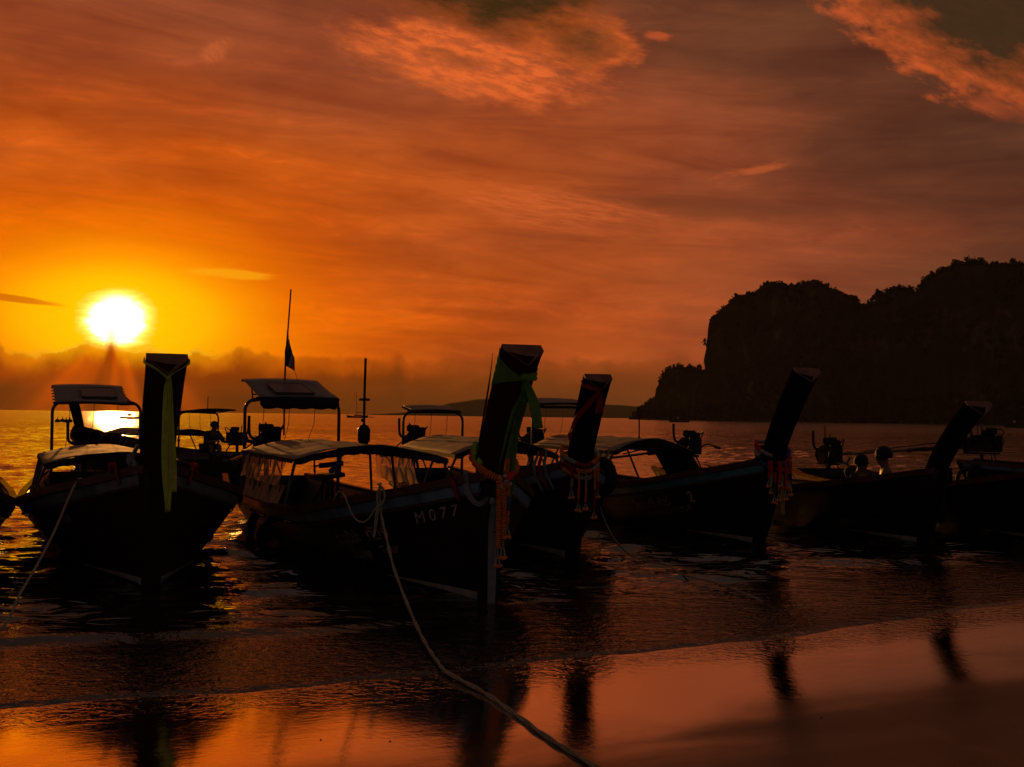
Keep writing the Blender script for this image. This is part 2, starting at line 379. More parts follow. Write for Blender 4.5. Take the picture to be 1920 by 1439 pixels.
def spline(pts, n):                                  # Catmull-Rom
    P = [Vector(p) for p in pts]; P = [P[0] * 2 - P[1]] + P + [P[-1] * 2 - P[-2]]
    out = []
    for i in range(1, len(P) - 2):
        for k in range(n):
            t = k / n; a, b, c_, d = P[i - 1], P[i], P[i + 1], P[i + 2]
            out.append(0.5 * ((2 * b) + (c_ - a) * t + (2 * a - 5 * b + 4 * c_ - d) * t * t + (3 * b - a - 3 * c_ + d) * t ** 3))
    out.append(P[-2]); return out


# ------------------------------------------------------------------ sea, sand
def shore(x):
    x = np.asarray(x, float)
    q = 8.53 + 0.60 * x + 0.03 * x * x
    q = np.where(x < -5, 8.53 - 3.0 + 0.75 + 0.30 * (x + 5), q)
    q = np.where(x > 6, 8.53 + 3.6 + 1.08 + 0.96 * (x - 6), q)
    return q + 0.05 * np.sin(x * 2.1 + 0.6) + 0.03 * np.sin(x * 5.3) + 0.012 * np.sin(x * 13.0) + 0.006 * np.sin(x * 31.0 + 2 * np.sin(x * 7))


def seaward(x, y):                                   # metres towards the sea from the swash edge
    return (y - shore(x)) * 0.84


waves = []
for i in range(64):
    lam = 0.30 * (2.4 / 0.30) ** (rng.random() ** 1.3)
    th = rng.normal(0.05, 0.62)                      # travelling towards the beach
    k = 2 * PI / lam
    waves.append((k * math.sin(th), k * math.cos(th), rng.random() * 2 * PI, 0.021 / k * (0.6 + 0.8 * rng.random()) * (1.4 if lam < 0.8 else 1.4 * (0.8 / lam) ** 0.9)))


def sea_z(x, y):
    s = seaward(x, y)
    calm = np.clip((s - 1.2) / 2.6, 0, 1); calm = calm * calm * (3 - 2 * calm)
    patch = 0.75 + 0.35 * np.sin(x * 0.13 + 1.0 + 0.7 * np.sin(y * 0.09)) * np.sin(y * 0.11 + 0.5)
    far = 1.0 / (1.0 + (np.maximum(y - 30, 0) / 90.0))
    w = np.zeros_like(x)
    for kx, ky, ph, a in waves:
        w += a * np.sin(kx * x + ky * y + ph + 0.5 * np.sin(0.31 * x + ph))
    z = w * calm * patch * (0.55 + 0.45 * far)
    # the little breaking crest running along the shore on the left
    g = np.exp(-((s - 1.95 - 0.10 * np.sin(x * 1.1)) / 0.15) ** 2) * np.clip((0.6 - x) / 2.5, 0, 1)
    z = z + g * 0.042
    g2 = np.exp(-((s - 2.9 - 0.2 * np.sin(x * 0.8)) / 0.45) ** 2)
    z = z + g2 * 0.016
    # swash lens: a thin sheet ending in a rounded lip
    lip = np.clip(s / 0.12, 0, 1); lip = lip * lip * (3 - 2 * lip)
    tn = np.clip(s / 1.8, 0, 1)
    rough = 0.0012 * (np.sin(23 * x + 9 * y) * np.sin(17 * y - 6 * x + 2 * np.sin(7 * x)) + 0.6 * np.sin(41 * x - 13 * y) * np.sin(37 * y + 5 * x)) * np.exp(-((s - 0.9) / 0.9) ** 2)
    ground = sand_z(x, y)
    sheet = ground + 0.016 * lip + rough * lip
    body = z
    return np.where(s < 2.4, sheet * (1 - tn ** 2) + np.maximum(body, -0.004) * tn ** 2, body) if True else z


def sand_z(x, y):
    s = seaward(x, y)
    # the beach rises gently inland; under the sea it falls away
    xc = np.asarray(x, float)
    k = np.clip((0.7 - xc) / 2.2, 0, 1); c = 0.006 + 0.046 * k * k * (3 - 2 * k)
    return np.where(s < 0, 0.004 - c * s, 0.004 - 0.006 * s) + 0.0012 * np.sin(0.9 * x + 0.6 * y) * np.sin(0.7 * y - 0.5 * x)


def fan(y0, y1, ny, nx, half=0.62, extra=4.0):
    q = np.linspace(0, 1, ny); Y = y0 * (y1 / y0) ** q
    U = np.linspace(-1, 1, nx)
    YY, UU = np.meshgrid(Y, U, indexing='ij')
    return UU * (half * YY + extra), YY


def sheet_obj(name, X, Y, Z, m, attr=None):
    ny, nx = X.shape
    me = bpy.data.meshes.new(name)
    co = np.stack([X, Y, Z], -1).reshape(-1, 3).astype(np.float32)
    i = (np.arange(ny - 1)[:, None] * nx + np.arange(nx - 1)[None, :]).ravel()
    f = np.stack([i, i + 1, i + nx + 1, i + nx], -1).astype(np.int32)
    me.vertices.add(len(co)); me.vertices.foreach_set('co', co.ravel())
    me.loops.add(f.size); me.loops.foreach_set('vertex_index', f.ravel())
    me.polygons.add(len(f)); me.polygons.foreach_set('loop_start', np.arange(0, f.size, 4, dtype=np.int32))
    me.polygons.foreach_set('loop_total', np.full(len(f), 4, dtype=np.int32))
    me.polygons.foreach_set('use_smooth', np.ones(len(f), dtype=bool))
    if attr is not None:
        a = me.attributes.new('shallow', 'FLOAT', 'POINT'); a.data.foreach_set('value', attr.astype(np.float32).ravel())
    me.update(); me.materials.append(m)
    o = bpy.data.objects.new(name, me); COL.objects.link(o); return o


# sea water: dark body, mirror-like skin, grainy where it runs up the beach
wm = bpy.data.materials.new('sea_water'); wm.use_nodes = True
t = NT(wm.node_tree); b = t.n['Principled BSDF']
geo = t.node('ShaderNodeNewGeometry'); pos = geo.outputs['Position']
sh = t.node('ShaderNodeAttribute', attribute_name='shallow').outputs['Fac']
ps = t.node('ShaderNodeSeparateXYZ', {0: pos}).outputs
dcam = t.node('ShaderNodeCameraData').outputs['View Distance'] if False else ps[1]
v1 = t.node('ShaderNodeVectorMath', {0: pos, 1: (1.0, 1.0, 1.0)}, operation='MULTIPLY').outputs[0]
rip = t.node('ShaderNodeTexNoise', {'Vector': t.xyz(t.m('MULTIPLY', ps[0], 0.4), ps[1], 0.0), 'Scale': 6.0, 'Detail': 2.0, 'Roughness': 0.6, 'Distortion': 0.5}).outputs[0]
big = t.node('ShaderNodeTexNoise', {'Vector': t.xyz(t.m('MULTIPLY', ps[0], 0.45), ps[1], 2.0), 'Scale': 0.42, 'Detail': 3.0, 'Roughness': 0.6, 'Distortion': 0.3}).outputs[0]
huge = t.node('ShaderNodeTexNoise', {'Vector': t.xyz(t.m('MULTIPLY', ps[0], 0.8), ps[1], 7.0), 'Scale': 0.06, 'Detail': 4.0, 'Roughness': 0.65, 'Distortion': 0.3}).outputs[0]
patch = t.noise(t.xyz(t.m('MULTIPLY', ps[0], 0.02), t.m('MULTIPLY', ps[1], 0.035), 0.0), 1.0, 3, 0.5)
grain = t.noise(v1, 17.0, 2, 0.6, 1.0)
grain2 = t.noise(v1, 8.0, 2, 0.6, 0.8)
deep = t.m('SUBTRACT', 1.0, sh, clamp=True)
farf = t.ss(ps[1], 14.0, 70.0)
b1 = t.node('ShaderNodeBump', {'Height': rip, 'Distance': 0.05, 'Strength': t.m('MULTIPLY', deep, 0.6)})
b2 = t.node('ShaderNodeBump', {'Height': big, 'Distance': 0.28, 'Strength': t.m('MULTIPLY', farf, t.m('ADD', 0.35, patch)), 'Normal': b1.outputs[0]})
b2 = t.node('ShaderNodeBump', {'Height': huge, 'Distance': 1.3, 'Strength': t.ss(ps[1], 50.0, 260.0), 'Normal': b2.outputs[0]})
b3 = t.node('ShaderNodeBump', {'Height': t.m('ADD', t.m('MULTIPLY', grain, 0.5), grain2), 'Distance': 0.021, 'Strength': t.m('MULTIPLY', sh, 0.85), 'Normal': b2.outputs[0]})
wcol = t.mix(t.m('MULTIPLY', sh, t.ss(grain2, 0.45, 0.7)), (0.012, 0.008, 0.006, 1), (0.05, 0.034, 0.025, 1))
t.n.remove(b)
df = t.node('ShaderNodeBsdfDiffuse', {'Color': wcol, 'Normal': b3.outputs[0]})
gl = t.node('ShaderNodeBsdfGlossy', {'Color': (0.97, 0.95, 0.93, 1), 'Roughness': t.m('ADD', t.m('ADD', 0.02, t.m('MULTIPLY', sh, 0.01)), t.m('MULTIPLY', t.ss(ps[1], 30.0, 260.0), 0.10)), 'Normal': b3.outputs[0]})
fr = t.node('ShaderNodeFresnel', {'IOR': 2.1, 'Normal': b3.outputs[0]}).outputs[0]
fr = t.m('MULTIPLY', fr, t.m('SUBTRACT', 1.0, t.m('MULTIPLY', sh, 0.42)))
mx = t.node('ShaderNodeMixShader', {0: fr, 1: df.outputs[0], 2: gl.outputs[0]})
t.l.new(mx.outputs[0], t.n['Material Output'].inputs[0])

# wet sand
sm_ = bpy.data.materials.new('wet_sand'); sm_.use_nodes = True
t = NT(sm_.node_tree); t.n.clear()
pos = t.node('ShaderNodeNewGeometry').outputs['Position']
ps = t.node('ShaderNodeSeparateXYZ', {0: pos}).outputs
al = t.m('ADD', t.m('MULTIPLY', ps[0], 0.86), t.m('MULTIPLY', ps[1], 0.51)); ac = t.m('SUBTRACT', t.m('MULTIPLY', ps[1], 0.86), t.m('MULTIPLY', ps[0], 0.51))
stre = t.noise(t.xyz(t.m('MULTIPLY', al, 0.9), t.m('MULTIPLY', ac, 3.2), 0.0), 1.2, 7, 0.6, 0.4)
film = t.noise(t.xyz(t.m('MULTIPLY', al, 0.35), t.m('MULTIPLY', ac, 1.0), 4.0), 1.0, 5, 0.55, 0.6)
gr = t.noise(pos, 160.0, 3, 0.6)
tiny = t.noise(pos, 22.0, 5, 0.65, 0.6)
speck = t.noise(pos, 34.0, 1, 0.4)
scol = t.mix(t.ss(stre, 0.35, 0.65), (0.055, 0.034, 0.022, 1), (0.085, 0.055, 0.036, 1))
scol = t.mix(t.ss(speck, 0.76, 0.79), scol, (0.012, 0.009, 0.007, 1))
inl = t.node('ShaderNodeAttribute', attribute_name='shallow').outputs['Fac']
dry = t.m('DIVIDE', t.m('SUBTRACT', inl, 0.7), 1.7)
near = t.m('MULTIPLY', t.ss(t.m('ADD', inl, t.m('MULTIPLY', film, -0.9)), 0.45, -0.35), 0.75)
grn = t.noise(pos, 12.0, 2, 0.6, 1.0)
dryn = t.ss(t.m('ADD', dry, t.m('MULTIPLY', t.m('SUBTRACT', film, 0.5), 1.1)), 0.35, 1.0)
rough_ = t.m('ADD', 0.012, t.m('ADD', t.m('MULTIPLY', dryn, 0.16), t.m('MULTIPLY', t.ss(stre, 0.55, 0.8), 0.02)))
bp = t.node('ShaderNodeBump', {'Height': t.m('ADD', t.m('MULTIPLY', tiny, 0.5), t.m('ADD', t.m('MULTIPLY', gr, 0.06), t.m('MULTIPLY', stre, 1.5))), 'Distance': 0.006, 'Strength': 0.15})
bp = t.node('ShaderNodeBump', {'Height': grn, 'Distance': 0.008, 'Strength': near, 'Normal': bp.outputs[0]})
df = t.node('ShaderNodeBsdfDiffuse', {'Color': scol, 'Normal': bp.outputs[0]})
gl = t.node('ShaderNodeBsdfGlossy', {'Color': (0.97, 0.88, 0.80, 1), 'Roughness': rough_, 'Normal': bp.outputs[0]})
fr = t.node('ShaderNodeFresnel', {'IOR': 2.1}).outputs[0]
fac = t.m('MULTIPLY', t.m('ADD', fr, 0.36), t.m('SUBTRACT', t.m('SUBTRACT', 1.2, t.m('MULTIPLY', dryn, 0.95)), t.m('MULTIPLY', near, 0.35)), clamp=True)
mx = t.node('ShaderNodeMixShader', {0: fac, 1: df.outputs[0], 2: gl.outputs[0]})
om = t.node('ShaderNodeOutputMaterial'); t.l.new(mx.outputs[0], om.inputs[0])

X, Y = fan(3.0, 26.0, 330, 360, 0.75, 3.0)
tag(sheet_obj('sand', X, Y, sand_z(X, Y), sm_, np.maximum(-seaward(X, Y), 0)), kind='structure')
# near sea: starts just behind the swash edge and follows it
ny, nx = 620, 520
U = np.linspace(-1, 1, nx); q = np.linspace(0, 1, ny)
Sd = 0.004 * np.exp(q * math.log(420.0 / 0.004) * 0.0) - 0.004 + (np.exp(q * 5.2) - 1) / (math.exp(5.2) - 1) * 400.0
XX = np.zeros((ny, nx)); YY = np.zeros((ny, nx))
XN = U * 9.5                                           # x along the shore
ysh = shore(XN)
for j in range(nx):
    spread = 1 + Sd / 15.0
    XX[:, j] = XN[j] * spread
    YY[:, j] = ysh[j] * np.exp(-Sd / 40.0) + 9.5 * (1 - np.exp(-Sd / 40.0)) + Sd
YY = np.where(Sd[:, None] < 1e-9, shore(XX), YY)
S_ = seaward(XX, YY)
shal = np.clip(1 - (S_ - 1.0) / 2.2, 0, 1); shal = shal * shal * (3 - 2 * shal)
shal *= 0.72 + 0.28 * np.sin(XX * 0.9 + 2) * np.sin(YY * 1.7)
Z = sea_z(XX, YY)
Z[0, :] = sand_z(XX[0, :], YY[0, :]) - 0.004
tag(sheet_obj('sea', XX, YY, Z, wm, shal), kind='structure')
# open sea out to the horizon, a little lower so that the sheets never coincide
yb = YY[-1, :].min()
X, Y = fan(yb - 60, 30000.0, 60, 60, 1.6, 400.0)
tag(sheet_obj('open_sea', X, Y, np.full_like(X, -0.03), wm, np.zeros_like(X)), kind='structure')


# ------------------------------------------------------------------ far land
def rock_mat():
    m = bpy.data.materials.new('limestone'); m.use_nodes = True
    t = NT(m.node_tree); b = t.n['Principled BSDF']
    pos = t.node('ShaderNodeNewGeometry').outputs['Position']
    p = t.node('ShaderNodeSeparateXYZ', {0: pos}).outputs
    st = t.noise(t.xyz(t.m('MULTIPLY', p[0], 0.11), t.m('MULTIPLY', p[1], 0.03), t.m('MULTIPLY', p[2], 0.018)), 1.0, 8, 0.65, 0.8)
    bl = t.noise(pos, 0.022, 5, 0.6, 0.4)
    fo = t.noise(pos, 0.05, 8, 0.7, 0.5)
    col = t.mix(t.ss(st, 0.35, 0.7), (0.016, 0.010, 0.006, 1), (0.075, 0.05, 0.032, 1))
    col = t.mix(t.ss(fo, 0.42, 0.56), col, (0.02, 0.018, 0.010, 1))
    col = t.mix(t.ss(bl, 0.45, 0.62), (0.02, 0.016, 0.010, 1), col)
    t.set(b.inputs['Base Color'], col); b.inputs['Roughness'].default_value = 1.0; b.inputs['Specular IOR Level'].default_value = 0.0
    return m


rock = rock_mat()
outline = [(1183, 786, 1330), (1190, 774, 1325), (1200, 762, 1320), (1212, 752, 1310), (1226, 744, 1300), (1230, 710, 1295), (1242, 695, 1290), (1262, 690, 1280), (1285, 697, 1270),
           (1300, 703, 1260), (1318, 700, 1250), (1321, 640, 1240), (1325, 602, 1235), (1345, 580, 1225), (1365, 562, 1210), (1400, 555, 1190), (1420, 546, 1180), (1440, 536, 1170),
           (1457, 540, 1165), (1480, 535, 1150), (1510, 527, 1135), (1540, 535, 1120), (1570, 549, 1105), (1600, 560, 1090), (1614, 577, 1085), (1626, 578, 1080), (1640, 556, 1070),
           (1680, 543, 1050), (1700, 546, 1040), (1718, 550, 1030), (1740, 522, 1020), (1780, 502, 1000), (1820, 494, 980), (1860, 498, 960), (1900, 494, 940), (1960, 492, 915),
           (2050, 500, 880), (2150, 540, 850), (2260, 560, 820), (2400, 640, 780)]


def headland():
    us = np.array([o[0] for o in outline]); vs = np.array([o[1] for o in outline]); ds = np.array([o[2] for o in outline])
    n, mrow = 520, 46
    uu = np.linspace(us[0], us[-1], n); vv = np.interp(uu, us, vs); dd = np.interp(uu, us, ds)
    P = []; rimp = []
    for i in range(n):
        d = float(dd[i]); tp = at(uu[i], vv[i], d); H = max(1.0, tp.z)
        x0 = at(uu[i], 780, d).x
        row = []
        for j in range(mrow):
            f = j / (mrow - 1)
            if f < 0.72:
                g = f / 0.72; z = -1.5 + (H + 1.5) * g
                back = 10 * g ** 3 + 18 * max(0, g - 0.8)
                # undercut notch and vertical flutings
                k = noise.fractal(Vector((x0 * 0.07, z * 0.012, d * 0.004)), 0.9, 2.0, 5) * 11 + noise.fractal(Vector((x0 * 0.02, z * 0.03, 5.0)), 1.0, 2.0, 3) * 16
                k -= 5 * math.exp(-((z - 3) / 3.5) ** 2)
                side = noise.fractal(Vector((x0 * 0.05, z * 0.06, 9.0)), 1.0, 2.0, 4) * 2.5
            else:
                g = (f - 0.72) / 0.28; z = H + (6 * math.sin(g * PI)) * min(1, H / 60) - (H + 4) * max(0, g - 0.55) / 0.45
                back = 13.6 + 230 * g * min(1, H / 70 + 0.15); k = noise.fractal(Vector((x0 * 0.05, g * 4, 2.0)), 1.0, 2.0, 4) * 6; side = 0
                z += k * 0.5 * (1 if g < 0.5 else 0)
            row.append(Vector((x0 + side + back * 0.30, d + back - k * min(1, H / 45), z)))
        P.append(row); rimp.append(row[int(mrow * 0.72)])
    m = MB(); m.grid(P)
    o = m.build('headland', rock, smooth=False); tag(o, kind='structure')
    return P


HP = headland()
# scrub and trees clothing the headland
fol = bpy.data.materials.new('cliff_foliage'); fol.use_nodes = True
t = NT(fol.node_tree); b = t.n['Principled BSDF']
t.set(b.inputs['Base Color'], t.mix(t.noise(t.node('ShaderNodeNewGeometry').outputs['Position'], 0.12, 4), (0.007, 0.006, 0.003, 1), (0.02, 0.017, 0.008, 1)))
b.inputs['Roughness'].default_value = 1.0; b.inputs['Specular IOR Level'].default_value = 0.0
lv, lf = [], []


def leaf_clump(c, r, n, flat=0.75):
    c = np.array(c)
    d = rng.normal(size=(n, 3)); d /= np.linalg.norm(d, axis=1)[:, None] + 1e-9
    rad = r * rng.random(n) ** 0.45
    p = c + d * rad[:, None] * np.array([1, 1, flat])
    a = rng.normal(size=(n, 3)); bb = rng.normal(size=(n, 3)); sz = 0.30 * r * (0.5 + rng.random(n))[:, None] + 0.25
    a = a / np.linalg.norm(a, axis=1)[:, None] * sz; bb = bb / np.linalg.norm(bb, axis=1)[:, None] * sz
    o = len(lv) * 4
    lv.append(np.stack([p - a, p - bb, p + a, p + bb], 1).reshape(-1, 3))


nrow = len(HP); nj = len(HP[0]); jr = int(nj * 0.72)
for i in range(0, nrow, 1):
    p = HP[i][jr]
    H = p.z
    for _ in range(2):
        r_ = (1.6 + 3.2 * random.random() ** 2) * (0.6 + 0.4 * min(1, H / 60))
        leaf_clump((p.x + random.uniform(-3, 3), p.y + random.uniform(-4, 8), p.z + random.uniform(-0.6, 0.5) * r_ + 0.3), r_, 26)
    if random.random() < 0.10:
        r_ = random.uniform(2.0, 3.2)
        leaf_clump((p.x, p.y, p.z + r_ * 1.3), r_, 30, 0.9)
for _ in range(1500):
    i = random.randrange(nrow); j = int(jr * random.random() ** 0.8) if random.random() < 0.6 else int(jr * 0.25 * random.random())
    p = HP[i][j]
    if noise.noise(Vector((p.x * 0.02, p.z * 0.03, 3))) > -0.05 or j < jr * 0.2:
        r_ = random.uniform(2.0, 5.0) * (0.5 + 0.5 * min(1, HP[i][jr].z / 60)); leaf_clump((p.x, p.y - 1.0, max(p.z, 1.0)), r_, 24)
LVv = np.concatenate(lv); nq = len(LVv) // 4
me = bpy.data.meshes.new('cliff_woodland'); me.vertices.add(len(LVv)); me.vertices.foreach_set('co', LVv.astype(np.float32).ravel())
me.loops.add(nq * 4); me.loops.foreach_set('vertex_index', np.arange(nq * 4, dtype=np.int32))
me.polygons.add(nq); me.polygons.foreach_set('loop_start', np.arange(0, nq * 4, 4, dtype=np.int32)); me.polygons.foreach_set('loop_total', np.full(nq, 4, dtype=np.int32))
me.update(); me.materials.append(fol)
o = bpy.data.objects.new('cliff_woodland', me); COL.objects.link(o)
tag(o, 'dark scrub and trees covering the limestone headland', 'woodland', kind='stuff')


def far_hills():
    pts = [(700, 777), (760, 773), (800, 766), (840, 757), (890, 750), (935, 746), (980, 748), (1030, 751), (1080, 753), (1120, 757), (1160, 760), (1200, 762), (1260, 768), (1330, 778), (1380, 785)]
    us = [p[0] for p in pts]; vs = [p[1] for p in pts]
    m = MB(); P = []
    D = 5200
    for u in np.linspace(us[0], us[-1], 160):
        v = float(np.interp(u, us, vs)); tp = at(u, v, D); h = max(0.5, tp.z); x = tp.x
        h += noise.fractal(Vector((x * 0.01, 0, 1)), 1.0, 2.0, 5) * min(3, h * 0.2)
        row = []
        for g, y in ((0, -1), (0.25, -0.8), (0.55, -0.5), (0.85, -0.2), (1, 0), (0.8, 0.4), (0.3, 0.8), (0, 1)):
            row.append((x, D + y * 500 + noise.noise(Vector((x * 0.004, g * 3, 0))) * 120, h * g - 1))
        P.append(row)
    m.grid(P); tag(m.build('far_hills', fol, smooth=True), kind='structure')


far_hills()

# ------------------------------------------------------------------ haze
hz = bpy.data.materials.new('haze_air'); hz.use_nodes = True
t = NT(hz.node_tree); t.n.clear()
pv = t.node('ShaderNodeVolumePrincipled', {'Color': (0.92, 0.80, 0.68, 1), 'Density': 0.000018, 'Anisotropy': 0.2})
om = t.node('ShaderNodeOutputMaterial'); t.l.new(pv.outputs[0], om.inputs['Volume'])
hb = MB(); hb.box((0, 2900, 66.0), (16000, 8000, 140)); 
HAZE = hb.build('haze', hz)
tag(HAZE, kind='stuff'); HAZE['label'] = 'warm evening haze over the bay'; HAZE['category'] = 'haze'
# ------------------------------------------------------------------ long-tail boats
# local frame: x forward (0 = stem at the waterline, t = -x metres aft), y to port, z up from the sea
BT = [(-0.02, 0.09), (0.15, 0.20), (0.4, 0.36), (0.75, 0.58), (1.1, 0.77), (1.5, 0.93), (2.3, 1.05), (3.2, 1.09), (5, 1.06), (7, 1.0), (9, 0.85), (10.4, 0.66)]
ZT = [(-0.02, 1.10), (0.15, 1.07), (0.4, 1.01), (0.75, 0.93), (1.1, 0.865), (1.5, 0.79), (2.3, 0.68), (3.2, 0.60), (5, 0.52), (7, 0.50), (9, 0.54), (10.4, 0.62)]


class Hull:
    def __init__(s, wide=1.0, L=10.4, dz=0.0, sheer=1.0, rake=0.1): s.w = wide; s.L = L; s.dz = dz; s.sh = sheer; s.rake = rake
    def b(s, t): return float(np.interp(t, *zip(*BT))) * s.w
    def zg(s, t): return 0.5 + (float(np.interp(t, *zip(*ZT))) - 0.5) * s.sh + s.dz
    def zk(s, t): return -0.28 + 0.10 * max(0, t - 8.5) ** 1.5 * 0.4
    def p(s, t): return float(np.interp(t, [0, 0.6, 1.5, 3, 8, 10.4], [0.9, 0.78, 0.62, 0.52, 0.5, 0.55]))
    def pt(s, t, q, side, off=0.0):                 # q 0 keel .. 1 gunwale ; off outwards
        g = max(q, 0.0) ** s.p(t)
        y = (s.b(t) * g + 0.035 * (1 - g)) + off
        z = s.zk(t) + (s.zg(t) - s.zk(t)) * q
        x = -t + (0.10 * q - s.rake * max(0.0, 1 - q) ** 1.6) * max(0, 1 - t / 2.0) - (0.28 * (1 - q) * max(0, (t - 9.4)) if t > 9.4 else 0) * -1
        return Vector((x, side * y, z))
    def q_of_z(s, t, z): return (z - s.zk(t)) / (s.zg(t) - s.zk(t))
    def strip(s, t0, t1, qa, qb, side, off, n=40):   # raised band on the hull side; qa,qb functions of t
        m = MB(); P = []
        for i in range(n + 1):
            t = t0 + (t1 - t0) * i / n
            a, b_ = qa(t), qb(t)
            P.append([s.pt(t, a, side, 0.0), s.pt(t, a, side, off), s.pt(t, (a + b_) / 2, side, off * 1.25), s.pt(t, b_, side, off), s.pt(t, b_, side, 0.0)])
        m.grid(P); return m


def make_boat(name, label, X0, Y0, head, wide=1.0, Hp=2.18, sheer=1.0, hullm=hull_paint, band=blue_band, prowm=prow_dark, L=10.4,
              canopy=None, arch=None, engine=None, group='long-tail boats moored along the beach', boot=True, dz=0.0, inner=wood_in, lean=0.65, pw=0.34, bands=True, seed=1, detail=True, benches=(2.2, 4.6, 6.0, 7.4), rake=0.1):
    rnd = random.Random(seed)
    th = math.atan2(-math.cos(R(head)), math.sin(R(head)))
    T = thing(name, label, 'boat', (X0, Y0, 0), th, group)
    h = Hull(wide, L, dz, sheer, rake)
    ts = [-0.02 + (L + 0.02) * (i / 44) ** 1.25 for i in range(45)]
    qs = [0, 0.06, 0.14, 0.24, 0.34, 0.45, 0.56, 0.67, 0.78, 0.89, 1.0]
    m = MB()
    row = [[h.pt(t, q, -1) for q in reversed(qs)] + [h.pt(t, q, 1) for q in qs] for t in ts]
    m.grid(row)
    m.add(row[-1], [tuple(range(len(row[-1])))])      # transom
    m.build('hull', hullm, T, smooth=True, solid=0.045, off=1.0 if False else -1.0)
    # gunwale rails
    for sd in (-1, 1):
        g = MB(); P = []
        for i in range(56):
            t = -0.02 + (L + 0.02) * (i / 55) ** 1.2
            c = h.pt(t, 1.0, sd); w = 0.055
            ins = Vector((0, -sd * w, 0)); out = Vector((0, sd * 0.028, 0)); u1 = Vector((0, 0, 0.035))
            P.append([c + ins - u1 * 0.3, c + ins + u1, c + out + u1, c + out - u1, c + out - u1 * 1.2])
        g.grid(P); g.build('gunwale', rail_wood, T)
        if bands:
            hz_ = lambda t, d: h.q_of_z(t, h.zg(t) - d)
            h.strip(0.05, L - 0.1, lambda t: hz_(t, 0.135), lambda t: hz_(t, 0.045), sd, 0.014).build('sheer_band', band, T, smooth=False)
            h.strip(0.05, L - 0.1, lambda t: hz_(t, 0.165), lambda t: hz_(t, 0.142), sd, 0.02).build('rub_rail', rail_wood, T)
        if detail:
            for qq in (0.40, 0.54, 0.68):
                h.strip(0.15, L - 0.3, lambda t: qq - 0.012, lambda t: qq, sd, 0.007, 30).build('strake', hullm, T)
        if boot:
            h.strip(0.12, 1.5, lambda t: h.q_of_z(t, 0.012 + 0.045 * t), lambda t: h.q_of_z(t, 0.085 + 0.006 * t), sd, 0.006, 14).build('boot_stripe', boot_white, T)
    # deck inside, foredeck, benches, ribs
    m = MB(); P = []
    for i in range(26):
        t = 0.9 + (L - 1.0) * i / 25
        q = h.q_of_z(t, 0.02); w = max(0.05, h.b(t) * max(q, 0.02) ** h.p(t) - 0.06)
        P.append([(-t, -w, 0.02), (-t, w, 0.02)])
    m.grid(P); m.build('deck', wood_deck, T, solid=0.03)
    m = MB(); P = []
    for i in range(8):
        t = 0.06 + 1.0 * i / 7; w = h.b(t) - 0.05; z = h.zg(t) - 0.05
        P.append([(-t, -w, z), (-t, 0, z + 0.03), (-t, w, z)])
    m.grid(P); m.build('foredeck', wood_in, T, solid=0.03)
    if detail:
        for tb in benches:
            z = h.zg(tb) - 0.22; q = h.q_of_z(tb, z); w = h.b(tb) * q ** h.p(tb) - 0.05
            MB().box((-tb, 0, z), (0.26, 2 * w, 0.035)).build('bench', wood_deck, T, bevel=0.006)
        for k in range(11):
            t = 1.5 + k * 0.8
            if t > L - 0.4: break
            for sd in (-1, 1):
                MB().tube([h.pt(t, q, sd, -0.065) for q in (0.28, 0.45, 0.62, 0.8, 0.94)], 0.02, 5).build('rib', inner, T)
    # stem post
    m = MB()
    secs = []
    for z in (-0.28, -0.1, 0.0, 0.15, 0.3, 0.45, 0.6, 0.75, 0.9, 1.08):
        q_ = (z + 0.28) / 1.38; dx = -rake * (1 - q_) ** 1.6
        xf = 0.055 + 0.05 * z + dx; w = 0.038 + 0.035 * max(z, 0)
        secs.append([(-0.12 + dx, -w, z), (xf - 0.03, -w, z), (xf + 0.03, 0, z), (xf - 0.03, w, z), (-0.12 + dx, w, z)])
    for s_ in secs: pass
    P = [s_ + [s_[0]] for s_ in secs]; m.grid(P)
    m.build('stem_post', hullm, T)
    # prow: tall raked board, V-shaped forward face, slanting cut top
    zb = 0.86
    m = MB(); P = []
    n = 14
    for i in range(n + 1):
        a = i / n
        z = zb + (Hp - zb) * a; xb = -0.16 + (lean + 0.10) * a ** 1.4
        w = (0.135 + (pw / 2 - 0.135) * a) * (1 + 0.012 * math.sin(a * 17 + seed)); d = 0.25 - 0.02 * a
        if a < 0.12: d = 0.27
        P.append([Vector((xb, -w, z)), Vector((xb + d * 0.35, -w * 1.02, z)), Vector((xb + d, -0.012, z)), Vector((xb + d, 0.012, z)), Vector((xb + d * 0.35, w * 1.02, z)), Vector((xb, w, z)), Vector((xb, -w, z))])
    top = P[-1]
    for k, p in enumerate(top):
        dz_ = [0, -0.05, -0.17, -0.17, -0.05, 0, 0][k]; p.z += dz_; p.x += dz_ * 0.45
    m.grid(P); m.build('prow_board', prowm, T, bevel=0.0)
    MB().add([p + Vector((0.002, 0, 0.003)) for p in top[:6]], [(0, 1, 2, 3, 4, 5)]).build('prow_top', prow_face, T, solid=0.004, off=1)
    if canopy: make_canopy(T, h, **canopy)
    if arch: make_arch(T, h, **arch)
    if engine: make_engine(T, h, seed=seed, **engine)
    T['_h'] = 0
    del T['_h']
    return T, h


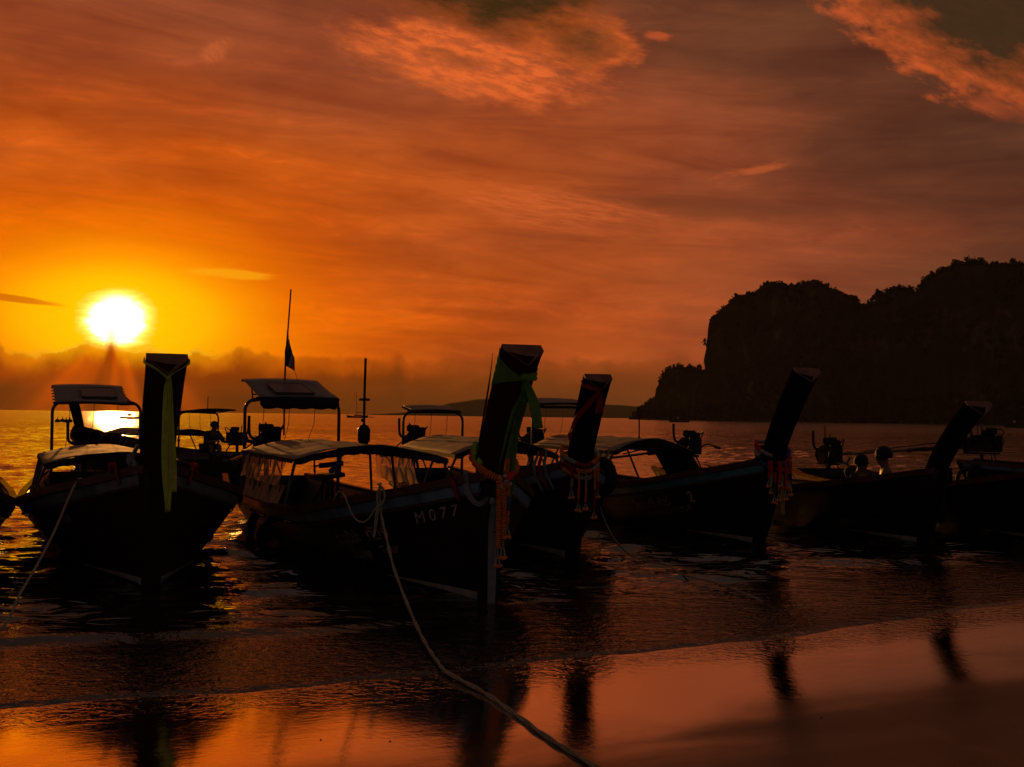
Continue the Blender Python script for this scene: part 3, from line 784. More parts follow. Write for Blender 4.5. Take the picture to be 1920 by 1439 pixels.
def make_canopy(T, h, t0=4.0, t1=7.6, hw=0.9, eave=1.09, ridge=1.25, posts=True, mt=None, yoff=0.0, sag=0.02, fringe=True, curtains=()):
    mt = mt or tarp
    m = MB(); P = []; nn = 15
    for i in range(13):
        t = t0 + (t1 - t0) * i / 12
        rr = []
        for j in range(nn):
            y = -1 + 2 * j / (nn - 1)
            z = eave + (ridge - eave) * (1 - abs(y) ** 1.7) - sag * abs(math.sin((i) / 12 * PI * 4)) * (1 - abs(y)) + 0.006 * math.sin(9 * y + i)
            rr.append((-t, yoff + y * hw, z))
        P.append(rr)
    m.grid(P); m.build('canopy_roof', mt, T, smooth=True, solid=0.012)
    for sd in (-1, 1):
        m = MB(); P = []
        for i in range(61):
            t = t0 + (t1 - t0) * i / 60
            dz = 0.035 + 0.012 * abs(math.sin(i * 1.1))
            P.append([(-t, yoff + sd * (hw + 0.004), eave + 0.004), (-t, yoff + sd * (hw + 0.012), eave - dz)])
        m.grid(P); m.build('roof_valance', valance, T, solid=0.004)
    for t in (t0, t1):
        m = MB(); pts = []
        for j in range(17):
            y = -1 + 2 * j / 16
            pts.append((-t, yoff + y * hw, eave + (ridge - eave) * (1 - abs(y) ** 1.7) - 0.02))
        m.tube(pts, 0.016, 6); m.build('roof_bow', steel, T)
        m = MB(); P = []
        for j in range(33):
            y = -1 + 2 * j / 32; z = eave + (ridge - eave) * (1 - abs(y) ** 1.7)
            P.append([(-t + (0.013 if t == t0 else -0.013), yoff + y * hw, z), (-t + (0.013 if t == t0 else -0.013), yoff + y * hw * 0.99, z - 0.055 - 0.02 * abs(math.sin(j * 0.9)) - 0.03 * (1 - abs(y)))])
        m.grid(P); m.build('front_valance', valance, T, solid=0.004)
    if posts:
        k = 4
        for i in range(k):
            t = t0 + 0.04 + (t1 - t0 - 0.08) * i / (k - 1)
            for sd in (-1, 1):
                yb = sd * (h.b(t) - 0.06)
                MB().tube([(-t, yb, h.zg(t) - 0.15), (-t, yoff + sd * (hw - 0.03), eave - 0.01)], 0.018, 7).build('canopy_post', pipe, T)
    for c in curtains: make_curtain(T, h, **c)


def make_curtain(T, h, ta, tb, side, za, zb, m=None, hw=0.9, yoff=0.0, amp=0.02, skew=0.0, rows=9):
    m_ = m or curt
    mb = MB(); P = []; n = 46
    for i in range(n + 1):
        t = ta + (tb - ta) * i / n; r = []
        for j in range(rows):
            f = j / (rows - 1); z = za + (zb - za) * f
            y = side * (h.b(t) - 0.05) * (1 - f) + (yoff + side * hw) * f
            wr = amp * (math.sin(i * 1.05 + f * 3.1) * 0.6 + 0.5 * math.sin(i * 0.47 - f * 5)) * (0.3 + 0.7 * (1 - f))
            r.append((-t + skew * (1 - f), y + side * wr, z + 0.012 * math.sin(i * 0.5) * (1 - f)))
        P.append(r)
    mb.grid(P); o = mb.build('side_curtain', m_, T, smooth=True)
    for k in range(4):
        t = ta + (tb - ta) * (k + 0.3) / 4
        MB().tube([(-t, yoff + side * (hw + 0.02), zb + 0.01), (-t, yoff + side * (hw + 0.03), zb - 0.07), (-t - 0.03, yoff + side * (hw + 0.02), zb - 0.11)], 0.008, 5).build('tie_strap', valance, o)
    return o


def make_arch(T, h, t=8.45, w=1.37, ztop=1.80, roof=None, pole=None, r=0.024):
    rr = 0.16; zb = h.zg(t) - 0.2
    pts = [(-t, -w / 2, zb), (-t, -w / 2, ztop - rr)]
    for k in range(1, 6):
        a = PI / 2 * k / 5; pts.append((-t, -w / 2 + rr - rr * math.cos(a), ztop - rr + rr * math.sin(a)))
    pts += [(-t, y, z) for (_, y, z) in [(0, -p[1], p[2]) for p in reversed(pts)]]
    m = MB().tube(pts, r, 9)
    m.build('arch_frame', pipe, T, smooth=True)
    for sd in (-1, 1):
        MB().lathe((-t, sd * w / 2, zb + 0.55), [(r * 1.5, -0.03), (r * 1.7, 0), (r * 1.5, 0.03)], 8).build('pipe_clamp', steel, T)
    if roof:
        # roof: near edge t0,z0, far edge t1,z1, half width, lateral offset
        t0, z0, t1, z1, hw, yo = roof['t0'], roof['z0'], roof['t1'], roof['z1'], roof['hw'], roof.get('yo', 0)
        mt = roof.get('m', tarp2)
        P = []
        for i in range(9):
            f = i / 8; rr_ = []
            for j in range(9):
                y = -1 + 2 * j / 8
                rr_.append((-(t0 + (t1 - t0) * f), yo + y * hw, z0 + (z1 - z0) * f - 0.018 * math.sin(f * PI) * abs(math.sin(j * 1.3)) + 0.02 * (1 - y * y)))
            P.append(rr_)
        m = MB(); m.grid(P); ro = m.build('sun_roof', mt, T, smooth=True, solid=0.012)
        for f in (0, 1):
            tt = t0 + (t1 - t0) * f; zz = z0 + (z1 - z0) * f
            MB().tube([(-tt, yo - hw - 0.02, zz - 0.015), (-tt, yo, zz + 0.005), (-tt, yo + hw + 0.02, zz - 0.015)], 0.017, 7).build('roof_rail', steel, ro)
        for k in range(6 if roof.get('battens', True) else 2):
            f = (k + 0.5) / 6; tt = t0 + (t1 - t0) * f; zz = z0 + (z1 - z0) * f
            MB().tube([(-tt, yo - hw - 0.03, zz - 0.022), (-tt, yo, zz - 0.005), (-tt, yo + hw + 0.03, zz - 0.022)], 0.011, 6).build('roof_batten', rail_wood, ro)
        sdir = Vector((-(t1 - t0), 0, z1 - z0)).normalized()
        pit = math.atan2(z1 - z0, t1 - t0)
        rot = Matrix.Rotation(pit, 3, 'Y')
        for sx, sy in roof.get('solar', ((0.35, 0.15),)):
            f = sx; c = Vector((-(t0 + (t1 - t0) * f), yo + sy, z0 + (z1 - z0) * f + 0.055))
            pl = (t1 - t0) * 0.55
            MB().box(c, (pl, hw * 0.95, 0.03), rot).build('solar_panel', solar, ro, bevel=0.004)
            for e in (-1, 1):
                MB().box(c + rot @ Vector((e * pl / 2, 0, 0.003)), (0.02, hw * 0.98, 0.036), rot).build('panel_frame', pipe, ro)
                MB().box(c + rot @ Vector((0, e * hw * 0.475, 0.003)), (pl + 0.02, 0.02, 0.036), rot).build('panel_frame', pipe, ro)
        dr = roof.get('drape', 0.0)
        if dr:
            m = MB(); P = []
            for j in range(25):
                y = -1 + 2 * j / 24
                P.append([(-t0 + 0.018, yo + y * hw, z0 + 0.005), (-t0 + 0.03, yo + y * hw * (1 if y < 0.9 else 1.02), z0 - dr * 0.6), (-t0 + 0.02, yo + y * hw, z0 - dr - 0.02 * abs(math.sin(j * 0.6)) + (0.05 if abs(y) > 0.96 else 0))])
            m.grid(P); m.build('roof_flap', valance, ro, solid=0.006)
        # stay rods that carry the roof
        for sd in (-1, 1):
            for tt, zz in ((t0 + 0.05, z0), (t1 - 0.08, z1)):
                MB().tube([(-t, sd * w * 0.42, ztop - 0.03), (-tt, yo + sd * hw * 0.8, zz - 0.02)], 0.012, 6).build('roof_stay', steel, T)
    # loose cords hanging from the frame
    for k in range(3):
        y = (-0.3 + 0.27 * k) * w; z = ztop
        MB().tube([(-t + 0.02, y, z), (-t + 0.03, y - 0.02, z - 0.35), (-t + 0.02, y - 0.07 - 0.05 * k, z - 0.75)], 0.005, 5).build('hanging_cord', rope_d, T)


def make_engine(T, h, t=9.7, z=1.2, y=-0.05, seed=1, yaw=0.0, shaft=3.0, shaft_pitch=-6, handle=True, scale=1.0, antenna=False, kind=0, shaft_yaw=0):
    rnd = random.Random(seed * 13 + 5)
    s = scale
    C = Vector((-t, y, z))
    Rz = Matrix.Rotation(R(yaw), 3, 'Z')
    L_ = lambda a, b, c: C + Rz @ Vector((a * s, b * s, c * s))
    m = MB().box(L_(0, 0, -0.02), (0.50 * s, 0.30 * s, 0.26 * s), Rz, 0.9)
    m.box(L_(0.14, 0, 0.12), (0.18 * s, 0.24 * s, 0.12 * s), Rz, 0.85).box(L_(-0.12, 0, 0.11), (0.2 * s, 0.2 * s, 0.10 * s), Rz, 0.8)
    m.lathe(L_(-0.30, 0, -0.02), [(0.15 * s, -0.03), (0.165 * s, 0), (0.15 * s, 0.03)], 14, Rz @ Matrix.Rotation(PI / 2, 3, 'Y'))
    E = m.build('engine', iron, T, bevel=0.012)
    MB().lathe(L_(0.02, 0.14, 0.20), [(0.02, -0.1 * s), (0.075 * s, -0.09 * s), (0.08 * s, 0.03 * s), (0.05 * s, 0.06 * s)], 12).build('air_filter', iron, E)
    MB().box(L_(0.2, -0.05, 0.24), (0.15 * s, 0.22 * s, 0.12 * s), Rz).build('fuel_tank', iron, E, bevel=0.03)
    MB().box(L_(0.31, 0, 0.0), (0.06 * s, 0.30 * s, 0.30 * s), Rz).build('radiator', iron, E, bevel=0.008)
    MB().tube(spline([L_(-0.05, -0.16, 0.06), L_(-0.1, -0.24, 0.12), L_(-0.14, -0.25, 0.30), L_(-0.14, -0.25, 0.42)], 4), 0.024 * s, 8).build('exhaust_pipe', steel, E)
    MB().tube(spline([L_(0.28, 0.1, 0.10), L_(0.36, 0.15, 0.22), L_(0.25, 0.2, 0.28), L_(0.05, 0.18, 0.20)], 5), 0.013 * s, 7).build('hose', rubber, E)
    MB().tube(spline([L_(0.3, -0.1, -0.12), L_(0.42, -0.14, -0.02), L_(0.44, -0.12, 0.10), L_(0.32, -0.08, 0.18)], 5), 0.010 * s, 7).build('hose', rubber, E)
    for k in range(4):
        a = rnd.uniform(-0.2, 0.2); b_ = rnd.uniform(-0.15, 0.15)
        MB().tube([L_(a, b_, 0.12), L_(a + rnd.uniform(-0.04, 0.04), b_, 0.26 + 0.1 * rnd.random())], 0.012 * s, 6).build('bolt_rod', iron, E)
    # cradle and pivot
    MB().box(L_(0, 0, -0.18), (0.62 * s, 0.22 * s, 0.04), Rz).build('engine_cradle', steel, E)
    MB().tube([L_(0, 0, -0.2), (-t, y, h.zg(min(t, h.L - 0.2)) - 0.1)], 0.04, 8).build('pivot_post', steel, E)
    for sd in (-1, 1):
        MB().tube([L_(0.2, sd * 0.08, -0.18), (-t + 0.35, y + sd * 0.25, h.zg(t - 0.4) - 0.12)], 0.016, 6).build('brace', steel, E)
    if handle:
        MB().tube(spline([L_(0.25, 0.0, -0.16), L_(0.6, 0.02, -0.02), L_(0.95, 0.05, 0.06), L_(1.25, 0.08, 0.02)], 5), 0.017, 7).build('steering_handle', pipe, E)
        MB().tube([L_(1.25, 0.08, 0.02), L_(1.45, 0.10, 0.0)], 0.026, 8).build('handle_grip', rubber, E)
    a = R(180 + shaft_yaw); p = R(shaft_pitch)
    Rs = Rz
    d = Rs @ Vector((math.cos(a) * math.cos(p), math.sin(a) * math.cos(p), math.sin(p)))
    s0 = L_(-0.3, 0, -0.06)
    MB().tube([s0, s0 + d * shaft], 0.028, 8).build('drive_shaft', pipe, E)
    MB().tube([s0, s0 + d * shaft * 0.45], 0.05, 8).build('shaft_housing', steel, E)
    MB().tube([s0 + d * 0.5 + Vector((0, 0, 0.16)), s0 + d * shaft * 0.8 + Vector((0, 0, 0.05))], 0.014, 6).build('shaft_brace', steel, E)
    pr = MB(); e = s0 + d * shaft
    q = d.to_track_quat('Z', 'Y').to_matrix()
    pr.lathe(e, [(0.03, -0.04), (0.04, 0), (0.01, 0.07)], 8, q)
    for k in range(3):
        rr = q @ Matrix.Rotation(k * 2 * PI / 3, 3, 'Z')
        pr.box(e + rr @ Vector((0.09, 0, 0)), (0.12, 0.055, 0.008), rr @ Matrix.Rotation(0.6, 3, 'X'))
    pr.build('propeller', pipe, E)
    if antenna:
        MB().tube([L_(-0.05, -0.05, 0.15), L_(-0.08, -0.05, 0.52)], 0.011, 6).build('antenna', steel, E)
    return E


def W2(T, p):                                        # boat-local point to world
    th = T.rotation_euler[2]; p = Vector(p)
    return Vector((T.location.x + p.x * math.cos(th) - p.y * math.sin(th), T.location.y + p.x * math.sin(th) + p.y * math.cos(th), p.z + T.location.z))


def text_on_hull(T, h, txt, t_start, depth, height, m, side=-1, squash=1.0, slope=0.0, bold=0.0, name='lettering'):
    cu = bpy.data.curves.new('lettering_curve', 'FONT'); cu.body = txt; cu.size = height * 1.4; cu.offset = bold; cu.resolution_u = 3
    ob = bpy.data.objects.new('lettering_curve', cu); COL.objects.link(ob)
    dg = bpy.context.evaluated_depsgraph_get()
    me = bpy.data.meshes.new_from_object(ob.evaluated_get(dg))
    bpy.data.objects.remove(ob)
    # split long fill triangles so that the letters follow the planks
    for v in me.vertices:
        x, y = v.co.x * squash, v.co.y
        t = t_start - x if side < 0 else t_start + x
        tg = max(0.02, t); zz = h.zg(tg) - depth + y + slope * x
        q = h.q_of_z(tg, zz); v.co = h.pt(tg, max(0.02, q), side, 0.007)
    me.materials.clear(); me.materials.append(m); me.name = name
    o = bpy.data.objects.new(name, me); COL.objects.link(o); o.parent = T
    return o


def cloth_strip(name, pts, widths, m, wdir=None, parent=None, n=6, fold=0.012, build=True, th=0.004, folds=2.5):
    P = spline(pts, n); k = len(P); rows = []
    for i, p in enumerate(P):
        f = i / (k - 1)
        w = float(np.interp(f, np.linspace(0, 1, len(widths)), widths))
        d = (P[min(i + 1, k - 1)] - P[max(i - 1, 0)]).normalized()
        wd = Vector(wdir) if wdir is not None else Vector((1, 0, 0))
        wd = (wd - d * wd.dot(d)).normalized(); nn = d.cross(wd)
        rows.append([p + wd * w * (j / 8 - 0.5) + nn * fold * math.sin(j / 8 * 2 * PI * folds + 0.4 * i) for j in range(9)])
    mb = MB(); mb.grid(rows)
    return mb.build(name, m, parent, smooth=True, solid=th) if build else mb


def garland(name, label, pts, r, mats, parent=None, step=None, group=None, loc=None, cat='garland'):
    """string of packed flower heads; every colour run is a part"""
    P = spline(pts, 12)
    Ls = [0]
    for a, b_ in zip(P, P[1:]): Ls.append(Ls[-1] + (b_ - a).length)
    tot = Ls[-1]; step = step or r * 0.62; n = max(2, int(tot / step))
    runs = {}
    for i in range(n + 1):
        s_ = tot * i / n; k = min(len(P) - 2, int(np.searchsorted(Ls, s_, 'right') - 1)); f = (s_ - Ls[k]) / max(1e-6, Ls[k + 1] - Ls[k])
        p = P[k].lerp(P[k + 1], min(1, f)); d = (P[k + 1] - P[k]).normalized()
        mi = int(i / (n + 1) * len(mats))
        q = d.to_track_quat('Z', 'Y').to_matrix() @ Matrix.Rotation(random.random() * 3, 3, 'Z')
        rr = r * random.uniform(0.85, 1.12)
        mb = runs.setdefault(mi, MB())
        prof = [(rr * 0.4, -step * 0.5), (rr, -step * 0.18), (rr * 0.96, step * 0.18), (rr * 0.4, step * 0.5)]
        o = len(mb.v); mb.lathe(p, prof, 9, q)
        for kk in range(9, 27):                       # ruffle the petals
            v = Vector(mb.v[o + kk]); mb.v[o + kk] = tuple(p + (v - p) * random.uniform(0.86, 1.12))
    T = parent
    for mi, mb in runs.items(): mb.build('flower_string', mats[mi], T)
    return T

# ------------------------------------------------------------------ the boats, left to right
BA, HA = make_boat('longtail_boat', 'long-tail boat seen bow-on with yellow-green ribbon tied to its prow', -3.17, 11.94, 20.5, wide=1.06, lean=0.75, rake=0.35, Hp=2.09, hullm=hull_red, band=grey_band, prowm=prow_wood, seed=3,
    canopy=dict(t0=3.5, t1=7.2, hw=0.80, eave=1.00, ridge=1.13, yoff=-0.08),
    arch=dict(t=9.2, w=1.30, ztop=1.74, roof=dict(t0=8.6, z0=1.72, t1=10.0, z1=2.00, hw=0.52, yo=-0.11, solar=((0.38, 0.12),))),
    engine=dict(t=9.6, z=1.02, y=-0.15, seed=3) if False else dict(t=9.6, z=1.02, y=-0.15))
BB, HB = make_boat('longtail_boat', 'large long-tail boat with M077 on its side, green sash on prow and film curtains', -0.14, 11.4, 21, Hp=2.18, hullm=hull_paint, band=blue_band, prowm=prow_wood, seed=4,
    canopy=dict(t0=4.0, t1=7.4, hw=0.90, eave=1.09, ridge=1.25,
                curtains=(dict(ta=4.3, tb=7.1, side=-1, za=0.78, zb=1.07, amp=0.03), dict(ta=4.4, tb=7.0, side=-1, za=0.5, zb=0.78, m=curt_low, amp=0.012), dict(ta=5.5, tb=7.2, side=1, za=0.72, zb=1.05, amp=0.03, skew=0.05))),
    arch=dict(t=8.45, w=1.37, ztop=1.80, roof=dict(t0=8.0, z0=1.82, t1=9.4, z1=2.10, hw=0.56, yo=0.0, drape=0.14, battens=False, solar=((0.3, -0.05),))),
    engine=dict(t=9.6, z=1.14, y=-0.15))
BC, HC = make_boat('longtail_boat', 'long-tail boat just behind the M077 boat with red ribbon on its slim prow', 0.77, 14.87, 14, Hp=2.06, hullm=hull_paint, band=blue_band, seed=5, rake=0.3, wide=0.95, pw=0.30,
    canopy=dict(t0=3.4, t1=8.0, hw=0.72, eave=1.07, ridge=1.27),
    arch=dict(t=8.9, w=1.06, ztop=1.66, roof=dict(t0=8.5, z0=1.68, t1=9.5, z1=1.76, hw=0.42, yo=-0.02, battens=True, solar=())),
    engine=dict(t=10.0, z=1.12, y=-0.15))
BD, HD = make_boat('longtail_boat', 'long-tail boat marked ROMANCE TOUR 2 with dark rounded canopy and bare prow', 3.30, 16.8, 16, Hp=2.22, lean=0.88, rake=0.5, hullm=hull_paint, band=teal_band, seed=6, sheer=1.0,
    canopy=dict(t0=4.0, t1=8.2, hw=0.66, eave=1.08, ridge=1.28, mt=tarp,
                curtains=(dict(ta=4.05, tb=5.6, side=1, za=0.5, zb=1.08, m=curt_d, hw=0.64), dict(ta=4.05, tb=5.0, side=-1, za=0.5, zb=1.08, m=curt_d, hw=0.64))),
    arch=dict(t=8.4, w=1.24, ztop=1.78, roof=dict(t0=8.2, z0=1.84, t1=9.5, z1=1.94, hw=0.56, yo=0, battens=True, solar=())),
    engine=dict(t=9.8, z=1.10, y=-0.2))
BE, HE = make_boat('longtail_boat', 'low dark long-tail boat without canopy carrying two people', 5.48, 17.1, 11, Hp=1.85, hullm=hull_paint, bands=False, seed=7, wide=0.95, sheer=0.8, rake=0.55, lean=0.98, benches=(3.4, 4.4, 6.0, 7.4),
    engine=dict(t=9.7, z=1.05, y=-0.1, scale=1.05, shaft=2.6, shaft_yaw=20))
BF, HF = make_boat('longtail_boat', 'dark long-tail boat at right, bow outside the frame, engine raised at its stern', 7.35, 17.4, 5, Hp=2.1, hullm=hull_paint, bands=False, seed=8, sheer=0.85,
    engine=dict(t=9.6, z=0.92, y=-0.1, scale=1.1, shaft=3.0, shaft_yaw=-28, shaft_pitch=-4, antenna=True))
BG, HG = make_boat('longtail_boat', 'red-brown long-tail boat far right whose long propeller shaft points left', 20.0, 28.0, 126, Hp=2.1, hullm=hull_red, seed=9, boot=False,
    engine=dict(t=10.0, z=1.05, y=0.0, scale=1.35, shaft=3.4, shaft_pitch=-5, handle=False, antenna=True))
BG.rotation_euler[2] = math.atan2(28.0 - 33.8, 20.0 - 12.2)
BH, HH = make_boat('longtail_boat', 'long-tail boat at the left edge of which only the side and rail show', -5.2, 10.9, 20, Hp=2.15, hullm=hull_old, band=grey_band, seed=10, inner=hull_old,
    canopy=dict(t0=3.8, t1=7.0, hw=0.75, eave=1.0, ridge=1.15), engine=dict(t=9.5, z=1.2, y=0.25))
BI, HI = make_boat('longtail_boat', 'long-tail boat moored further out with a capped man at its engine', -13.3, 41.0, 0, Hp=2.2, hullm=hull_red, band=grey_band, seed=11, boot=False, inner=hull_old,
    L=9.0, canopy=dict(t0=3.0, t1=6.6, hw=0.72, eave=0.98, ridge=1.14),
    arch=dict(t=7.0, w=1.2, ztop=1.60, roof=dict(t0=6.3, z0=1.60, t1=7.9, z1=1.68, hw=0.55, solar=(), m=valance)),
    engine=dict(t=8.9, z=0.95, y=0.0, scale=0.95, shaft=1.7, shaft_pitch=-3))
BI.rotation_euler[2] = math.atan2(41.0 - 34.6, -13.3 + 7.1)

# lettering
text_on_hull(BB, HB, 'M 0 7 7', 0.74, 0.30, 0.105, letter_m, squash=1.0)
text_on_hull(BB, HB, 'ต.บุรีปะ', 2.2, 0.38, 0.12, letter_d, squash=1.25, bold=0.003)
text_on_hull(BB, HB, 'ทัวร์', 1.45, 0.38, 0.12, letter_d, squash=1.25, bold=0.003)
text_on_hull(BB, HB, 'L.Kunniga', 2.1, 0.52, 0.085, letter_d, squash=1.2, bold=0.003)
text_on_hull(BB, HB, 'Tour', 1.36, 0.52, 0.085, letter_d, squash=1.2, bold=0.003)
text_on_hull(BA, HA, '04', 1.25, 0.34, 0.11, letter_d)
text_on_hull(BC, HC, 'M 67', 1.0, 0.30, 0.10, letter_d)
text_on_hull(BD, HD, 'วีรดอณี ทัวร์', 2.55, 0.36, 0.12, letter_m, squash=1.25)
text_on_hull(BD, HD, '2', 1.16, 0.37, 0.15, letter_m, bold=0.006)
text_on_hull(BD, HD, 'ROMANCE TOUR', 2.25, 0.47, 0.08, letter_d, squash=1.25)

# ------------------------------------------------------------------ things on and around the boats
def place(T, name, label, cat, group=None, loc=(0, 0, 0), rz=None):
    """an Empty of its own that stands at a boat-local spot but is no child of the boat"""
    p = W2(T, loc)
    return thing(name, label, cat, p, T.rotation_euler[2] if rz is None else rz, group)


def prow_pt(a, side, f, Hp=2.18, lean=0.65, pw=0.34, off=0.006):
    z = 0.86 + (Hp - 0.86) * a; xb = -0.16 + (lean + 0.10) * max(0, a) ** 1.4
    w = 0.135 + (pw / 2 - 0.135) * a; d = 0.25 - 0.02 * a
    if f < 0.3: g = f / 0.3; p = Vector((xb + d * 0.35 * g, side * (w * (1 + 0.02 * g) + off), z))
    else: g = (f - 0.3) / 0.7; p = Vector((xb + d * (0.35 + 0.65 * g) + off * g, side * (w * 1.02 * (1 - g) + off * (1 - g * 0.6)), z))
    return p


def rel(T, o): return o


# --- green sash on the big boat
G = place(BB, 'prow_cloth', 'dark green cloth sash knotted round the tallest prow', 'cloth', 'cloths tied to the prows')
m = MB(); P = []
for i in range(22):
    f = i / 21
    ea = 0.985 - 0.235 * f                           # along the rear edge, top to bottom
    r_ = []
    for j in range(15):
        g = j / 14
        a = ea * (1 - g) + (0.80 - 0.02 * f) * g
        sag = 0.018 * math.sin(g * PI) * (1 - f)
        p = prow_pt(a - sag, -1, g * 0.98 + 0.0, off=0.010 + 0.010 * abs(math.sin(f * 16)) * (0.3 + g) * (1 - 0.3 * g))
        r_.append(p)
    P.append(r_)
m.grid(P); m.build('sash_wrap', green_c, G, smooth=True, solid=0.004)
cloth_strip('sash_band', [prow_pt(0.81, -1, 0.97, off=0.02), prow_pt(0.805, 1, 0.9, off=0.02), prow_pt(0.82, 1, 0.3, off=0.014), prow_pt(0.84, 1, 0.0, off=0.014)], [0.05, 0.07, 0.09, 0.10], green_c, (0, 0, 1), G, fold=0.006)
MB().ball(prow_pt(0.80, 1, 0.985, off=0.02), 0.038, 10, 7, 0.9).build('sash_knot', green_c, G, smooth=True)
k0 = prow_pt(0.79, 1, 0.98, off=0.02)
cloth_strip('sash_tail', [k0, k0 + Vector((-0.03, 0.02, -0.12)), prow_pt(0.55, 1, 0.95, off=0.03), prow_pt(0.32, 1, 0.9, off=0.035), prow_pt(0.14, 1, 0.85, off=0.04), prow_pt(0.02, 1, 0.8, off=0.05)], [0.035, 0.07, 0.10, 0.13, 0.15, 0.10], green_c, (0.3, 1, 0), G, fold=0.014)
cloth_strip('sash_tail', [k0, k0 + Vector((0.01, 0.05, -0.10)), k0 + Vector((0.03, 0.085, -0.24)), k0 + Vector((0.02, 0.12, -0.40))], [0.03, 0.065, 0.08, 0.085], green_c, (0.3, 1, 0), G, fold=0.008)

# --- white sash on its stem
G = place(BB, 'prow_cloth', 'greyish white cloth wound round the stem and hanging to the water', 'cloth', 'cloths tied to the prows')
cloth_strip('sash_wrap', [HB.pt(0.16, 1.02, -1, 0.03) + Vector((0, 0, 0.04)), HB.pt(0.15, 0.92, -1, 0.035), HB.pt(0.06, 0.83, -1, 0.035), Vector((0.10, -0.075, 0.90))], [0.06, 0.065, 0.055, 0.04], white_c, (0.6, 0.2, 0.8), G, fold=0.006)
MB().ball((0.125, -0.06, 0.88), 0.03, 8, 6, 1.2).build('sash_knot', white_c, G, smooth=True)
cloth_strip('sash_tail', [(0.13, -0.055, 0.87), (0.12, -0.055, 0.70), (0.105, -0.05, 0.45), (0.09, -0.045, 0.2), (0.07, -0.04, 0.0)], [0.03, 0.062, 0.072, 0.072, 0.06], white_c, (0.25, 1, 0), G, fold=0.006, folds=1.5)
cloth_strip('sash_tail', [(0.125, -0.03, 0.87), (0.13, -0.035, 0.76), (0.13, -0.035, 0.62)], [0.03, 0.05, 0.055], white_c, (0.25, 1, 0), G, fold=0.006)
MB().box((0.02, -0.15, 0.99), (0.10, 0.012, 0.035), Matrix.Rotation(0.2, 3, 'Y')).build('blue_tape', blue_f, G)
G2 = place(BB, 'red_rag', 'red rag tied to the bow rail beside the white sash', 'rag', 'cloths tied to the prows')
cloth_strip('rag', [HB.pt(0.30, 1.02, -1, 0.03), HB.pt(0.27, 0.96, -1, 0.04), HB.pt(0.22, 0.86, -1, 0.045)], [0.07, 0.11, 0.05], red_c, (1, 0, 0.1), G2, fold=0.01)


# --- marigold garlands on the big boat
def strand(T, x, y, z0, z1, mats, r=0.020, beads=0.12, puff=True):
    garland('g', '', [(x, y, z0), (x + 0.004, y + 0.004, (z0 + z1) / 2), (x, y, z1)], r, mats, T)
    if beads:
        m = MB(); zz = z1 - 0.02
        while zz > z1 - beads:
            k = (z1 - zz) / beads
            for dy in ((0,) if k < 0.5 else (-0.012, 0.012)):
                m.ball((x, y + dy * k * 1.6, zz), 0.0065 + 0.003 * k, 7, 5)
            zz -= 0.016
        m.build('flower_beads', white_f, T)
        if puff:
            m = MB()
            for k in range(7): m.ball((x + random.uniform(-.01, .01), y + (k - 3) * 0.009, z1 - beads - 0.012 + random.uniform(-.006, .006)), 0.015, 8, 5)
            m.build('flower_tassel', orange_f, T)


G = place(BB, 'flower_garland', 'thick orange and lime marigold garland round the prow base of M077', 'garland', 'flower garlands on the bows')
garland('g', '', [(-0.05, -0.16, 1.33), (-0.02, -0.19, 1.26), (0.07, -0.185, 1.19), (0.16, -0.13, 1.12), (0.235, -0.03, 1.07)], 0.036, [red_f, orange_f, orange_f, orange_f, orange_f], G)
garland('g', '', [(-0.03, -0.165, 1.37), (0.02, -0.19, 1.28), (0.10, -0.165, 1.20)], 0.027, [lime_f], G)
garland('g', '', [(-0.05, 0.17, 1.26), (0.0, 0.19, 1.20), (0.12, 0.14, 1.14), (0.24, 0.03, 1.08)], 0.032, [orange_f, orange_f, red_f], G)
m = MB()
for k in range(26): m.ball((0.235 + random.uniform(-.03, .03), random.uniform(-.05, .05), 1.05 + random.uniform(-.05, .05)), random.uniform(.012, .02), 7, 5)
m.build('flower_knot', white_f, G)
strand(G, 0.245, -0.052, 1.05, 0.50, [orange_f], 0.025, 0.14)
strand(G, 0.255, -0.012, 1.03, 0.58, [orange_f], 0.026, 0.15)
strand(G, 0.250, 0.028, 1.04, 0.71, [orange_f, blue_f, orange_f], 0.019, 0.11)
cloth_strip('ribbon', [(0.22, 0.02, 1.12), (0.22, 0.035, 1.25), (0.20, 0.04, 1.34)], [0.05, 0.03, 0.01], orange_f, (0, 1, 0), G)

# --- ribbon on the left boat's prow
G = place(BA, 'yellow_green_ribbon', 'yellow-green ribbon hanging long from the prow of the bow-on boat', 'ribbon', 'cloths tied to the prows')
kw = dict(Hp=2.09, lean=0.75)
for sd in (-1, 1):
    pts = [prow_pt(0.97, sd, 0.0, off=0.012, **kw), prow_pt(0.965 - 0.02, sd, 0.3, off=0.012, **kw), prow_pt(0.895, sd, 0.7, off=0.012, **kw), prow_pt(0.845, sd, 0.99, off=0.016, **kw)]
    cloth_strip('ribbon_arm', pts, [0.022, 0.028, 0.030, 0.024], lime_c, (0, 0, 1), G, fold=0.003)
k0 = prow_pt(0.835, 1, 0.995, off=0.02, **kw)
MB().ball(k0, 0.022, 8, 6).build('ribbon_knot', lime_c, G, smooth=True)
cloth_strip('ribbon_tail', [k0, k0 + Vector((0, -0.005, -0.10)), k0 + Vector((0.0, -0.005, -0.3)), k0 + Vector((-0.02, 0.0, -0.6)), k0 + Vector((-0.01, 0.01, -0.9)), k0 + Vector((0, 0.015, -1.13))], [0.02, 0.055, 0.085, 0.085, 0.075, 0.04], lime_c, (0.3, 1, 0), G, fold=0.012, folds=2)
